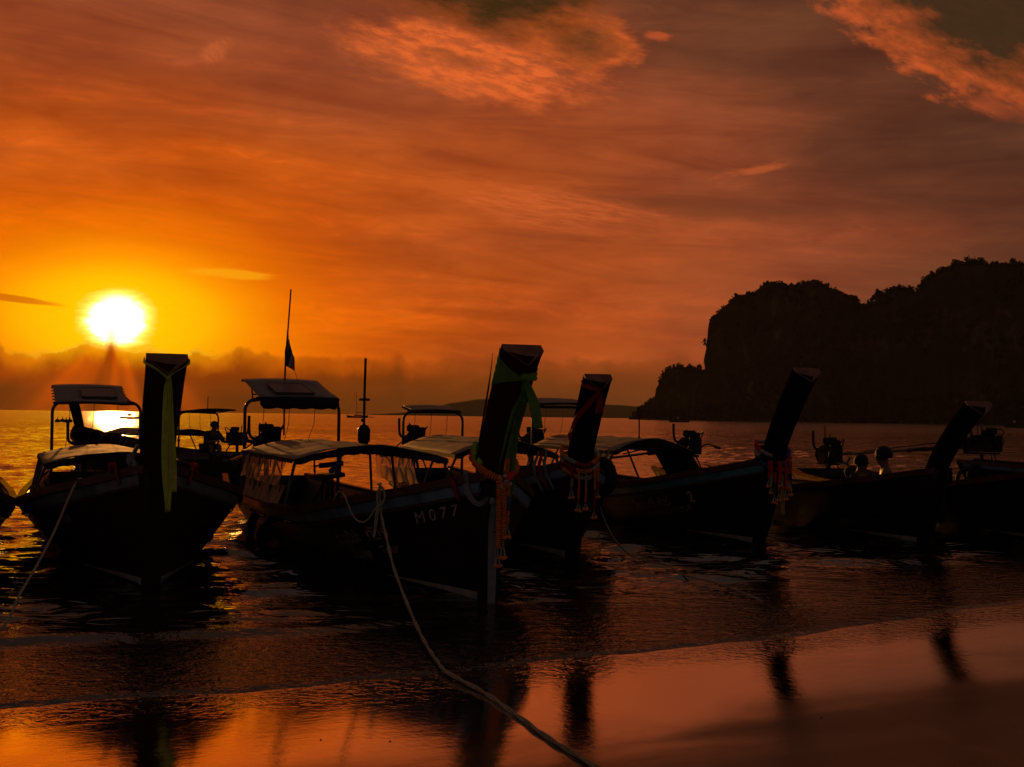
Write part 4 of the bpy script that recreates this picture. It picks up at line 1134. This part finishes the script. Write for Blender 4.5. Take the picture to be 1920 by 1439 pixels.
cloth_strip('ribbon_tail', [k0 + Vector((0.004, 0.01, 0)), k0 + Vector((0.012, 0.02, -0.15)), k0 + Vector((0.015, 0.03, -0.45)), k0 + Vector((0.0, 0.05, -0.75)), k0 + Vector((0.01, 0.055, -0.96))], [0.02, 0.035, 0.05, 0.06, 0.065], lime_c, (0.3, 1, 0), G, fold=0.010, folds=2)
G = place(BA, 'white_bundle', 'crumpled whitish cloth tied at the prow base of the bow-on boat', 'cloth', 'cloths tied to the prows')
cloth_strip('cloth_wrap', [(-0.24, -0.14, 1.30), (-0.22, -0.19, 1.20), (-0.16, -0.21, 1.15), (-0.05, -0.20, 1.12), (0.04, -0.17, 1.05)], [0.02, 0.06, 0.09, 0.08, 0.04], white_c, (0, 0.2, 1), G, fold=0.02)
cloth_strip('cloth_wrap', [(-0.25, -0.20, 1.14), (-0.15, -0.235, 1.19), (-0.08, -0.22, 1.12)], [0.05, 0.08, 0.04], white_c, (0, 0.2, 1), G, fold=0.02)
for sd in (-1, 1):
    G = place(BA, 'red_rag', 'red rag on the %s bow rail of the bow-on boat' % ('left' if sd < 0 else 'right'), 'rag', 'cloths tied to the prows')
    cloth_strip('rag', [HA.pt(0.36, 1.03, sd, 0.02), HA.pt(0.30, 1.06, sd, 0.03), HA.pt(0.26, 0.92, sd, 0.035)], [0.06, 0.11, 0.05], red_c, (1, 0, 0.1), G, fold=0.012)

# --- red ribbon on the third boat
G = place(BC, 'red_ribbon', 'dark red ribbon crossing the slim prow behind the M077 boat', 'ribbon', 'cloths tied to the prows')
kw = dict(Hp=2.06, pw=0.30)
cloth_strip('ribbon_arm', [prow_pt(0.95, -1, 0.1, off=0.012, **kw), prow_pt(0.90, -1, 0.5, off=0.014, **kw), prow_pt(0.86, -1, 0.99, off=0.016, **kw)], [0.04, 0.07, 0.05], red_c, (0, 0, 1), G, fold=0.006)
cloth_strip('ribbon_arm', [prow_pt(0.86, -1, 0.99, off=0.018, **kw), prow_pt(0.74, -1, 0.75, off=0.02, **kw), prow_pt(0.60, -1, 0.4, off=0.02, **kw), prow_pt(0.42, -1, 0.05, off=0.014, **kw)], [0.04, 0.07, 0.08, 0.10], red_c, (0, 0.0, 1), G, fold=0.01)
k0 = prow_pt(0.85, 1, 0.98, off=0.02, **kw)
cloth_strip('ribbon_tail', [k0, k0 + Vector((-0.03, 0.0, -0.10)), k0 + Vector((-0.06, 0.0, -0.24))], [0.03, 0.07, 0.08], red_c, (0, 1, 0), G, fold=0.01)


def bunch(T, Hh, label, cols, n=7, z0=1.2, red=False, seed=2, low=0.55, tail=None):
    rr = random.Random(seed)
    G = place(T, 'flower_garland', label, 'garland', 'flower garlands on the bows')
    for k in range(3):
        z = z0 - 0.07 * k
        garland('g', '', [(-0.13, -0.17, z + 0.10), (-0.05, -0.20, z + 0.04), (0.08, -0.17, z - 0.03), (0.24, -0.02, z - 0.10), (0.12, 0.16, z - 0.03), (-0.05, 0.20, z + 0.04), (-0.13, 0.17, z + 0.08), (-0.15, 0.0, z + 0.10), (-0.13, -0.165, z + 0.095)], 0.024 + 0.006 * rr.random(), [cols[(k + q) % len(cols)] for q in range(7)], G)
    for k in range(n):
        a = -1.25 + 2.5 * (k + 0.5) / n + rr.uniform(-.1, .1)
        x = 0.10 + 0.17 * math.cos(a); y = 0.17 * math.sin(a)
        zt = z0 - 0.14; zl = zt - rr.uniform(0.18, 0.45)
        strand(G, x, y, zt, max(zl, low), [cols[rr.randrange(len(cols))] for _ in range(rr.randint(1, 3))], rr.uniform(0.013, 0.021), rr.uniform(0.05, 0.12))
    if tail:
        cloth_strip('ribbon_tail', [(0.22, 0.02, z0 - 0.3), (0.22, 0.02, 0.65), (0.215, 0.025, 0.42)], [0.03, 0.06, 0.045], tail, (0, 1, 0), G, fold=0.006)
    return G


bunch(BC, HC, 'dull garlands of orange and white flowers at the slim prow base', [orange_f, white_f, red_c], 5, 1.17, seed=4)
bunch(BD, HD, 'red and white garlands heaped round the prow base of the ROMANCE boat', [red_f, white_f, rubber, blue_f, red_f], 10, 1.22, seed=8, tail=yellow_c)
G = place(BC, 'cloth_wrap', 'pale cloth wound over the bow rail left of the slim prow', 'cloth', 'cloths tied to the prows')
for k in range(3):
    cloth_strip('cloth_fold', [HC.pt(0.30 + 0.05 * k, 1.12, -1, 0.02) + Vector((0, 0, 0.04)), HC.pt(0.34 + 0.07 * k, 1.0, -1, 0.035), HC.pt(0.24 + 0.08 * k, 0.8, -1, 0.04)], [0.04, 0.07, 0.05], (white_c, red_c, white_c)[k], (1, 0, 0.2), G, fold=0.012)


# --- fenders and tyres
def tyre(T, name, label, c, R_, r_, axis, cat='tyre'):
    G = place(T, name, label, cat, 'tyre fenders on the hulls')
    q = Vector(axis).to_track_quat('Z', 'Y').to_matrix(); c = Vector(c)
    m = MB(); P = []
    for i in range(33):
        a = 2 * PI * i / 32; row = []
        for j in range(11):
            b_ = 2 * PI * j / 10; tr = 0.10 * r_ * (1 if i % 2 else -1) * (math.cos(b_) > 0.3)
            row.append(c + q @ Vector(((R_ + (r_ + tr) * math.cos(b_)) * math.cos(a), (R_ + (r_ + tr) * math.cos(b_)) * math.sin(a), r_ * 1.25 * math.sin(b_))))
        P.append(row)
    m.grid(P); m.build('tyre_ring', rubber, G, smooth=True)
    MB().tube([c + Vector((0, 0, R_)), c + Vector((0, 0.06 if axis[1] < 0 else -0.06, R_ + 0.14)), c + Vector((0, 0.12 if axis[1] < 0 else -0.12, R_ + 0.19))], 0.01, 6).build('tyre_cord', rope_d, G)
    return G


tyre(BB, 'tyre_fender', 'large tyre hanging furthest aft on the M077 hull', HB.pt(6.0, 0.55, -1, 0.12), 0.24, 0.045, (0.35, -1, 0.2))
tyre(BB, 'tyre_fender', 'tyre hanging edge-on beside the curtain of the M077 boat', HB.pt(4.75, 0.52, -1, 0.10), 0.25, 0.045, (1, -0.55, 0.0))
tyre(BG, 'tyre_fender', 'upper of two small tyres hanging off the far right stern', HG.pt(9.9, 0.6, -1, 0.15), 0.25, 0.05, (0.6, -1, 0.1))
tyre(BG, 'tyre_fender', 'lower small tyre hanging beside the far right stern', HG.pt(10.2, 0.45, -1, 0.32), 0.27, 0.05, (0.5, -1, 0.0))
tyre(BC, 'tyre_fender', 'black tyre hanging right of the slim prow', (-0.18, 0.30, 0.93), 0.17, 0.06, (-0.5, 1, 0.0))
for T, H_, t_, sd, lb in ((BA, HA, 3.9, 1, 'long dark fender hanging on the right side of the bow-on boat'), (BE, HE, 0.9, 1, 'small dark fender at the bow of the low boat')):
    G = place(T, 'rope_fender', lb, 'fender')
    c = H_.pt(t_, 0.62, sd, 0.10)
    MB().lathe(c, [(0.015, -0.19), (0.06, -0.15), (0.068, 0.0), (0.06, 0.13), (0.02, 0.18)], 10).build('fender_body', rubber, G, smooth=True)
    MB().tube([c + Vector((0, 0, 0.17)), H_.pt(t_, 1.03, sd, 0.02)], 0.008, 5).build('fender_cord', rope_d, G)

# --- helm chair in the big boat
G = place(BB, 'helm_chair', 'high black padded chair standing amid the M077 boat', 'chair', loc=(-5.0, -0.28, 0.02))
MB().box((0, 0, 0.84), (0.34, 0.36, 0.055), Matrix.Rotation(0.12, 3, 'X')).box((0, -0.19, 0.83), (0.30, 0.05, 0.03)).build('seat', cushion, G, bevel=0.02)
for sx in (-1, 1):
    MB().tube([(sx * 0.10, 0.03, 0.82), (sx * 0.14, 0.06, 0.0)], 0.02, 7).build('leg', steel, G)
    MB().tube([(sx * 0.10, -0.02, 0.82), (sx * 0.13, -0.08, 0.0)], 0.016, 7).build('leg', steel, G)
for zz, r_ in ((0.97, 0.032), (1.08, 0.030)):
    MB().tube([(-0.05, -0.09, zz - 0.012), (-0.05, 0.20, zz + 0.02)], r_, 9).build('padded_rail', cushion, G)
    MB().tube(spline([(-0.05, -0.14, 0.86), (-0.05, -0.15, zz - 0.05), (-0.05, -0.13, zz - 0.015), (-0.05, -0.08, zz - 0.01)], 4), 0.011, 7).build('rail_tube', steel, G)
MB().tube([(-0.05, 0.16, 0.85), (-0.05, 0.17, 1.12)], 0.018, 7).build('rail_tube', steel, G)

# --- float on a mast standing on the canopy
G = place(BB, 'float_mast', 'thin mast with an oval float standing on the M077 canopy', 'mast', loc=(-5.0, 0.16, 1.24))
MB().tube([(0, 0, 0.22), (0.004, 0, 0.62), (0.01, 0.005, 1.04)], 0.016, 8).build('mast_pole', steel, G)
MB().lathe((0, 0, 0.12), [(0.03, -0.135), (0.045, -0.12), (0.075, -0.08), (0.078, 0.06), (0.05, 0.105), (0.02, 0.12)], 16).build('oval_float', hull_paint, G, smooth=True)
MB().box((0, 0, 0.54), (0.03, 0.13, 0.03)).build('crosspiece', steel, G, bevel=0.004)
MB().ball((0, -0.02, 0.29), 0.022, 8, 6).build('pole_clip', steel, G)

# --- flag pole on the arch roof of the big boat
G = place(BB, 'flag_pole', 'tall crooked pole with a drooping flag on the M077 sun roof', 'flagpole', loc=(-9.2, 0.03, 2.02))
MB().tube(spline([(0, 0, -0.75), (0, 0, 0.0), (0, 0.01, 0.45), (0.0, 0.03, 0.75), (0, 0.07, 1.45)], 5), [0.014] * 16 + [0.012] * 5, 7).build('pole', steel, G)
MB().tube([(0, 0.035, 0.80), (0, 0.12, 0.30), (0, 0.22, 0.0)], 0.004, 5).build('halyard', rope_d, G)
fl = MB(); P = []
for i in range(13):
    f = i / 12; z = 0.70 - 0.40 * f; w = 0.02 + 0.15 * min(1, f * 1.6)
    P.append([(0.012 * math.sin(j * 1.9 + f * 4), 0.025 + (-0.05 * min(1, f * 2) + w * j / 8) * (1 - 0.15 * f) + 0.02 * f, z - 0.055 * (j / 8) * f * (1.4 if f > 0.7 else 1)) for j in range(9)])
flm = bpy.data.materials.new('flag_cloth'); flm.use_nodes = True
t = NT(flm.node_tree); b = t.n['Principled BSDF']
zz = t.node('ShaderNodeSeparateXYZ', {0: t.node('ShaderNodeTexCoord').outputs['Object']}).outputs
yy = t.m('SUBTRACT', zz[1], t.m('MULTIPLY', t.m('SUBTRACT', zz[2], 0.5), 0.25))
stp = t.ramp(t.m('MULTIPLY', t.m('ADD', yy, 0.05), 4.5, clamp=True), [(0, (0.2, 0.01, 0.01, 1)), (0.2, (0.22, 0.17, 0.13, 1)), (0.36, (0.012, 0.008, 0.02, 1)), (0.66, (0.22, 0.17, 0.13, 1)), (0.84, (0.35, 0.02, 0.02, 1))], 'CONSTANT')
t.set(b.inputs['Base Color'], stp); b.inputs['Roughness'].default_value = 0.8
fl.grid(P); fl.build('flag', flm, G, smooth=True, solid=0.003)
for T, H_, loc, hh, lb in ((BI, HI, (-7.6, 0.1, 1.68), 0.36, 'short antenna on the roof over the capped man'), (BD, HD, (-4.6, 0.0, 1.27), 0.52, 'thin antenna rising from the dark rounded canopy'), (BC, HC, (-0.6, -0.32, 1.05), 0.0, None)):
    if lb:
        G = place(T, 'antenna', lb, 'antenna', loc=loc)
        MB().tube([(0, 0, -0.06), (0, 0, hh * 0.6), (0.01, -0.012, hh)], [0.012, 0.012, 0.009], 6).build('antenna_rod', steel, G)
        MB().lathe((0, 0, -0.0), [(0.03, -0.02), (0.02, 0.03)], 8).build('antenna_foot', steel, G)
G = place(BB, 'fishing_rod', 'thin rod standing against the rear edge of the tallest prow', 'rod', loc=(0.0, -0.19, 1.0))
MB().tube([(0.06, 0.0, 0.2), (0.34, 0.0, 0.82), (0.41, 0.0, 1.0), (0.43, 0.0, 1.12)], [0.010, 0.008, 0.004, 0.002], 5).build('rod_shaft', steel, G)


# --- ropes
def rope(name, label, pts, r, m_, cat='rope', strands=False, group='mooring ropes'):
    P = spline(pts, 10)
    if strands:
        T = thing(name, label, cat, (0, 0, 0), 0, group)
        for ph in (0, PI):
            Q = []
            for i, p in enumerate(P):
                d = (P[min(i + 1, len(P) - 1)] - P[max(i - 1, 0)]).normalized(); s_ = d.cross(Vector((0, 0, 1)))
                s_ = s_.normalized() if s_.length > 1e-4 else Vector((1, 0, 0)); u_ = d.cross(s_)
                a = ph + i * 0.55; Q.append(p + (s_ * math.cos(a) + u_ * math.sin(a)) * r * 0.62)
            MB().tube(Q, r, 6).build('rope_strand', m_, T, smooth=True)
        return T
    mb = MB().tube(P, r, 7); o = mb.build(name, m_, None, smooth=True)
    return tag(o, label, cat, group)


g0 = W2(BB, HB.pt(0.98, 1.03, -1, 0.03))
def gz(x, y, h=0.012): return Vector((x, y, max(float(sand_z(np.array(x), np.array(y))), 0.0) + h))
pts = [g0 + Vector((0.0, 0.08, 0.03)), g0 + Vector((0.0, -0.02, -0.02)), g0 + Vector((0.02, -0.07, -0.2)), at(724, 1005, 11.5), at(740, 1070, 11.1), at(775, 1160, 9.85), at(800, 1210, 8.98), at(820, 1240, 8.48)]
pts += [gz(-0.37, 8.15, 0.03), gz(-0.14, 7.6, 0.016), gz(0.02, 7.1), gz(0.19, 6.55), gz(0.36, 6.1), gz(0.62, 5.4)]
rope('mooring_rope', 'long pale rope running from the M077 boat across the wet sand', pts, 0.0085, rope_m, strands=True)
m = MB()
m.tube(spline([g0 + Vector((-0.02, -0.05, 0.06)), g0 + Vector((0.03, -0.08, 0.02)), g0 + Vector((0.05, -0.09, -0.07)), g0 + Vector((0.0, -0.08, -0.14)), g0 + Vector((-0.02, -0.07, -0.05)), g0 + Vector((0.01, -0.05, 0.07))], 6), 0.011, 6)
m.tube(spline([g0 + Vector((-0.01, -0.07, -0.12)), g0 + Vector((-0.03, -0.09, -0.25)), g0 + Vector((-0.04, -0.09, -0.42)), g0 + Vector((-0.02, -0.09, -0.30)), g0 + Vector((0.0, -0.08, -0.16))], 6), 0.009, 6)
tag(m.build('rope_knot', rope_m, None, smooth=True), 'looped rope knot hanging over the rail of the M077 boat', 'rope', 'mooring ropes')
p0 = W2(BB, HB.pt(1.45, 1.03, -1, 0.02)); p1 = g0 + Vector((-0.01, -0.06, -0.13))
rope('slack_rope', 'slack rope drooping below the blue band of the M077 boat', [p0 + Vector((-0.12, 0.12, -0.03)), p0 + Vector((-0.06, 0.02, 0.05)), p0, p0.lerp(p1, 0.3) + Vector((0, -0.04, -0.16)), p0.lerp(p1, 0.65) + Vector((0, -0.05, -0.17)), p1], 0.009, rope_m)
p0 = W2(BA, HA.pt(0.75, 1.0, -1, 0.04)); e = Vector((-3.60, 9.25, 0.02))
rope('mooring_rope', 'brown rope slanting down from the bow-on boat to the lower left', [p0 + Vector((0.05, 0.1, 0.02)), p0, p0.lerp(e, 0.33) + Vector((0, 0, -0.10)), p0.lerp(e, 0.66) + Vector((0, 0, -0.10)), e, Vector((-4.0, 8.2, 0.01))], 0.011, rope_m)
p0 = W2(BD, HD.pt(3.3, 1.0, -1, 0.03))
rope('mooring_rope', 'pale rope curving from the ROMANCE boat into the shallow water', [p0 + Vector((0.05, 0.1, 0.0)), p0, at(1125, 950, 17.0), at(1150, 1008, 15.8), at(1190, 1045, 14.8), at(1250, 1060, 13.9), Vector((1.72, 13.3, 0.05)), Vector((1.95, 12.7, 0.045)), Vector((2.15, 12.0, 0.02)), Vector((2.3, 11.6, -0.03))], 0.010, rope_m)
p0 = W2(BB, HB.pt(6.1, 0.62, -1, 0.1))
rope('stern_rope', 'thin rope from the aft tyre down into the water', [p0, p0 + Vector((0.35, -0.5, -0.35)), p0 + Vector((0.75, -1.0, -0.48))], 0.008, rope_m)

# --- clutter: rolled life vests under the roof, boxes and bags
for k, (T, loc, s_, m_, lb) in enumerate(((BB, (-3.7, -0.45, 0.98), 0.10, cushion, 'dark bundle tucked under the M077 canopy'),
                                        (BA, (-5.2, 0.2, 0.55), 0.22, cushion, 'dark bag lying under the canopy of the bow-on boat'),
                                        (BC, (-4.0, -0.45, 0.62), 0.28, tarp2, 'pale box under the canopy behind the M077 boat'),
                                        (BI, (-5.4, 0.2, 0.72), 0.3, cushion, 'dark heap of bags in the boat moored further out'),
                                        (BE, (-8.2, 0.0, 0.56), 0.3, dull_tarp, 'crumpled tarp below the engine of the low boat'),
                                        (BF, (-8.0, -0.1, 0.6), 0.32, dull_tarp, 'crumpled tarp lying at the stern of the right-hand boat'))):
    m = MB()
    for q in range(5):
        m.lathe((random.uniform(-1, 1) * s_ * 0.5, random.uniform(-1, 1) * s_ * 0.8, random.uniform(-.2, .2) * s_), [(s_ * 0.2, -s_ * 0.3), (s_ * 0.42, -s_ * 0.12), (s_ * 0.36, s_ * 0.15), (s_ * 0.12, s_ * 0.26)], 9, Matrix.Rotation(random.random(), 3, 'X'))
    o = m.build('bundle', m_, None, smooth=True); o.location = W2(T, loc); o.rotation_euler[2] = T.rotation_euler[2]
    tag(o, lb, 'bundle')
G = place(BD, 'green_box', 'dull green box standing at the stern side of the ROMANCE boat', 'box', loc=(-5.2, -0.55, 0.42))
MB().box((0, 0, 0.0), (0.9, 0.35, 0.40)).build('box_body', bin_green, G, bevel=0.02)
MB().box((0, 0, 0.215), (0.93, 0.38, 0.03)).build('lid', bin_green, G, bevel=0.008)
G = place(BC, 'passenger_bench', 'pale cushioned bench behind the rail of the third boat', 'bench', loc=(-4.6, 0.1, 0.3))
MB().box((0, 0, 0.0), (1.6, 0.9, 0.10)).build('seat', tarp2, G, bevel=0.02)
MB().box((0.0, 0.42, 0.15), (1.6, 0.06, 0.24)).build('backrest', tarp2, G, bevel=0.02)
for sx in (-1, 1): MB().box((sx * 0.7, 0, -0.16), (0.06, 0.8, 0.22)).build('leg', wood_in, G)


# --- people
def person(label, loc, yaw, lean=0.5, head_turn=0.0, nod=0.0, reach=(0.45, 0.15), hair='short', shirt=None, cap=False, vest=False, scale=1.0):
    T = thing('person', label, 'person', loc, yaw)
    J, E, Rr = [], [], []
    def v(p, r, par=None):
        J.append(Vector(p) * scale); Rr.append(r * scale)
        if par is not None: E.append((par, len(J) - 1))
        return len(J) - 1
    sl_ = math.sin(lean); cl = math.cos(lean)
    up_ = lambda d: Vector((sl_ * d, 0, cl * d))
    pel = v((0, 0, 0), 0.13)
    sp1 = v(up_(0.18), 0.125, pel); ch = v(up_(0.38), 0.145, sp1); nb = v(up_(0.51), 0.085, ch)
    nk = v(up_(0.56) + Vector((0.015, 0, 0)), 0.055, nb)
    hb_ = up_(0.575) + Vector((0.03, 0, 0.01))
    hn = Vector((math.cos(head_turn) * math.cos(nod), math.sin(head_turn) * math.cos(nod), -math.sin(nod)))
    hd1 = v(hb_ + Vector((0, 0, 0.03)) + hn * 0.01, 0.072, nk); hc = hb_ + Vector((0, 0, 0.115)); hd = v(hc, 0.090, hd1)
    v(hc + Vector((0, 0, 0.065)) - hn * 0.01, 0.060, hd)
    fc = v(hc + hn * 0.070 + Vector((0, 0, -0.01)), 0.045, hd); v(hc + hn * 0.112 + Vector((0, 0, -0.02)), 0.012, fc)
    v(hb_ + Vector((0, 0, 0.03)) + hn * 0.075, 0.032, hd1)
    side_ = hn.cross(Vector((0, 0, 1))).normalized()
    for sd in (-1, 1): v(hc + side_ * sd * 0.098 + Vector((0, 0, -0.015)), 0.014, hd)
    for sd in (-1, 1):
        sh_ = v(up_(0.475) + Vector((0, sd * 0.175, 0)), 0.062, ch)
        rx, rz = reach
        el_ = v(J[sh_] / scale + Vector((rx * 0.35, sd * 0.07, -0.24)), 0.042, sh_)
        wr = v(J[el_] / scale + Vector((rx * 0.62, -sd * 0.06, rz)), 0.027, el_)
        pm = v(J[wr] / scale + Vector((0.06, 0, -0.01)), 0.030, wr)
        for q in range(4):
            b0 = J[pm] / scale + Vector((0.035, sd * (q - 1.5) * 0.020, 0.0)); a1 = v(b0, 0.009, pm)
            a2 = v(b0 + Vector((0.032 - 0.004 * abs(q - 1), 0, -0.012)), 0.0085, a1); v(b0 + Vector((0.048, 0, -0.034)), 0.007, a2)
        t1 = v(J[wr] / scale + Vector((0.03, -sd * 0.035, -0.012)), 0.010, wr); v(J[wr] / scale + Vector((0.065, -sd * 0.05, -0.03)), 0.009, t1)
        hp = v((0.03, sd * 0.09, -0.02), 0.095, pel); kn = v((0.42, sd * 0.13, 0.06), 0.060, hp); an = v((0.46, sd * 0.12, -0.34), 0.038, kn)
        v((0.60, sd * 0.13, -0.40), 0.032, an)
    def skin(name, idx, ed, rad, m_, root=0, sub=2):
        me = bpy.data.meshes.new(name); me.from_pydata([J[i] for i in idx], [(idx.index(a), idx.index(b_)) for a, b_ in ed if a in idx and b_ in idx], [])
        me.materials.append(m_)
        o = bpy.data.objects.new(name, me); COL.objects.link(o); o.parent = T
        sk = o.modifiers.new('skin', 'SKIN'); sk.use_smooth_shade = True
        if not me.skin_vertices: me.attributes
        if len(me.skin_vertices) == 0:
            bm_layer = None
            import bmesh
            bm = bmesh.new(); bm.from_mesh(me); bm.verts.layers.skin.verify(); bm.to_mesh(me); bm.free()
        dat = me.skin_vertices[0].data
        for k, i in enumerate(idx): dat[k].radius = (rad(i), rad(i)); dat[k].use_root = (k == root)
        s2 = o.modifiers.new('sub', 'SUBSURF'); s2.levels = sub; s2.render_levels = sub
        return o
    skin('body', list(range(len(J))), E, lambda i: Rr[i], skin_m)
    arms = [i for i in range(len(J)) if Rr[i] / scale >= 0.040 and i not in (nk, hd1, hd, fc) and (J[i].z / scale) < J[nb].z / scale + 0.02 and (J[i].x / scale < 0.40 or J[i].z / scale > 0.12)]
    tor = [pel, sp1, ch] + [i for i in range(len(J)) if abs(Rr[i] / scale - 0.062) < 1e-6]
    if not vest: tor += [i for i in range(len(J)) if abs(Rr[i] / scale - 0.042) < 1e-6]
    skin('shirt', tor, E, lambda i: Rr[i] + (0.020 if not vest or Rr[i] > 0.1 else 0.008) * scale, shirt or shirt_d)
    leg = [pel] + [i for i in range(len(J)) if any(abs(Rr[i] / scale - q) < 1e-6 for q in (0.095, 0.060))and i > fc]
    skin('shorts', leg, E, lambda i: Rr[i] + 0.018 * scale, shirt_d)
    # hair or cap
    m = MB(); P = []; nn = 18
    for i in range(10):
        a = PI * 0.62 * i / 9
        row = []
        for j in range(nn + 1):
            b_ = 2 * PI * j / nn
            d = Vector((math.sin(a) * math.cos(b_), math.sin(a) * math.sin(b_), math.cos(a)))
            if d.dot(hn) > 0.45 and a > 0.9: d = (d - hn * (d.dot(hn) - 0.45)).normalized()
            k = 0.108 + (0.020 if hair == 'curly' else 0.006) * (1 + (0.55 * noise.noise(d * 9) if hair == 'curly' else 0.3 * noise.noise(d * 6)))
            row.append((hc - hn * 0.008 + Vector((0, 0, 0.004)) + d * k) * scale)
        P.append(row)
    m.grid(P); m.build('cap' if cap else 'hair', shirt_d if cap else hair_m, T, smooth=hair != 'curly')
    if cap:
        m = MB(); fwd = hn; P = []
        for i in range(7):
            b_ = -0.9 + 1.8 * i / 6
            d = (fwd * math.cos(b_) + side_ * math.sin(b_))
            P.append([(hc + Vector((0, 0, 0.045)) + d * 0.095) * scale, (hc + Vector((0, 0, 0.030)) + fwd * 0.075 + d * 0.105) * scale])
        m.grid(P); m.build('cap_peak', shirt_d, T, solid=0.006)
    return T


p = W2(BI, (-7.35, -0.05, 0.66))
person('man in a cap bending over the engine of the boat further out', p, BI.rotation_euler[2] + PI, lean=0.6, nod=0.35, reach=(0.5, 0.05), cap=True)
p = W2(BE, (-2.5, 0.05, 0.32))
person('person with short dark hair, back of the head seen low in the boat', p, BE.rotation_euler[2] + 0.6, lean=0.12, head_turn=0.5, nod=0.1, reach=(0.3, 0.0), scale=0.98)
p = W2(BE, (-1.55, 0.10, 0.44))
person('curly-haired person in an orange top sitting in the low boat', p, BE.rotation_euler[2] - 2.0, lean=0.10, head_turn=-0.4, nod=0.05, reach=(0.3, 0.0), hair='curly', shirt=shirt_o, vest=True, scale=0.98)


# --- far craft
def far_boat(name, label, u, y, Lb, hb_, rz, extra=None, cat='boat', v=None, group=None):
    x = at(u, 790, y).x
    T = thing(name, label, cat, (x, y, 0), rz, group)
    m = MB(); P = []
    for i in range(17):
        f = -1 + 2 * i / 16; w = 0.5 * Lb * 0.26 * (1 - abs(f) ** 2.6) + 0.02; zt = hb_ * (0.55 + 0.45 * abs(f) ** 2)
        P.append([(f * Lb / 2, -w, zt), (f * Lb / 2 * 0.95, -w * 0.6, -0.1), (f * Lb / 2 * 0.95, w * 0.6, -0.1), (f * Lb / 2, w, zt)])
    m.grid(P)
    m.grid([[P[i][0], P[i][3]] for i in range(17)])
    m.build('hull', hull_paint, T)
    if extra: extra(T)
    return T


def yacht(T):
    MB().tube([(0.6, 0, 0.6), (0.55, 0, 12.4)], [0.11, 0.07], 7).build('mast', steel, T)
    MB().tube([(0.6, 0, 2.6), (-4.0, 0, 2.5)], 0.14, 7).build('boom', steel, T)
    MB().tube([(5.2, 0, 1.0), (0.55, 0, 12.2)], 0.035, 5).build('forestay', steel, T)
    MB().tube([(-5.0, 0, 1.0), (-4.0, 0, 2.5)], 0.04, 5).build('stern_post', steel, T)
    MB().box((-0.4, 0, 1.15), (4.2, 1.7, 0.6), None, 0.85).build('cabin', hull_paint, T)
    MB().box((0.62, 0, 6.4), (0.1, 1.4, 0.1)).build('spreader', steel, T)
    MB().tube([(-5.4, 0.3, 0.5), (-8.0, 0.5, 0.25)], 0.16, 6).build('dinghy', hull_paint, T)


far_boat('sailing_yacht', 'sailing yacht with bare mast anchored on the horizon', 670, 640, 10.5, 1.3, PI, yacht, 'yacht')


def dinghy(T):
    MB().tube(spline([(-2.8, 0, 0.5), (-3.4, 0, 1.2), (-3.6, 0, 2.4)], 4), 0.12, 6).build('prow_board', prow_dark, T)
    MB().box((0.6, 0, 1.9), (2.4, 1.2, 0.08)).build('canopy_roof', hull_paint, T)
    for sx in (-0.4, 1.6): MB().tube([(sx, 0.5, 0.5), (sx, 0.5, 1.9)], 0.05, 5).build('canopy_post', steel, T)
    MB().box((2.6, 0, 1.2), (0.8, 0.5, 0.6)).build('engine', iron, T)
    MB().lathe((0.4, 0, 1.0), [(0.25, -0.6), (0.3, 0.2), (0.15, 0.5), (0.17, 0.75), (0.03, 0.9)], 8).build('passenger', shirt_d, T)


far_boat('small_boat', 'small boat seen dark beside the sun glitter', 246, 290, 5.4, 0.8, 0.25, None, group='small boats far out on the bay')
T = [o for o in bpy.data.objects if o.name == 'small_boat'][0]
MB().tube([(1.0, 0, 0.4), (1.3, 0, 1.5), (1.6, 0, 0.5)], 0.05, 5).build('frame', steel, T)
MB().box((-0.4, 0, 0.9), (1.2, 0.8, 0.7), None, 0.6).build('cabin', hull_paint, T)
MB().box((1.9, 0, 0.9), (0.5, 0.4, 0.5)).build('engine', iron, T)
MB().tube([(-1.9, 0, 0.5), (-2.3, 0, 1.1)], 0.08, 5).build('prow_board', prow_dark, T)
far_boat('small_boat', 'tiny boat under the foot of the limestone headland', 1274, 560, 9.0, 1.2, 0.2, dinghy, group='small boats far out on the bay')
far_boat('small_boat', 'tiny boat in front of the headland near the right edge', 1905, 420, 7.5, 1.0, 0.1, dinghy, group='small boats far out on the bay')
for k, (u, y) in enumerate(((108, 190), (117, 195), (124, 188), (131, 192))):
    lb = ('leftmost', 'second from the left', 'third from the left', 'rightmost')[k]
    o = MB().ball((0, 0, 0.12), 0.42, 10, 6, 0.7).tube([(0, 0, 0.3), (0, 0, 0.7)], 0.07, 6).build('buoy', hull_paint, None, smooth=True)
    o.location = (at(u, 790, y).x, y, 0)
    tag(o, 'dark buoy, %s of the short row left of the sun glitter' % lb, 'buoy', 'buoys floating left of the sun glitter')
# loose pebbles and shells on the wet sand
m = MB(); rr = random.Random(5)
for k in range(26):
    x = rr.uniform(-3.5, 4.8); s_ = rr.uniform(0.3, 3.2); y = float(shore(x)) - s_
    r_ = rr.uniform(0.003, 0.007)
    m.lathe((x, y, float(sand_z(np.array(x), np.array(y))) + r_ * 0.3), [(r_ * 0.6, -r_ * 0.3), (r_, 0), (r_ * 0.5, r_ * 0.4)], 7)
tag(m.build('pebbles', rope_d, None), 'small dark pebbles and shell bits on the wet sand', 'pebbles', kind='stuff')
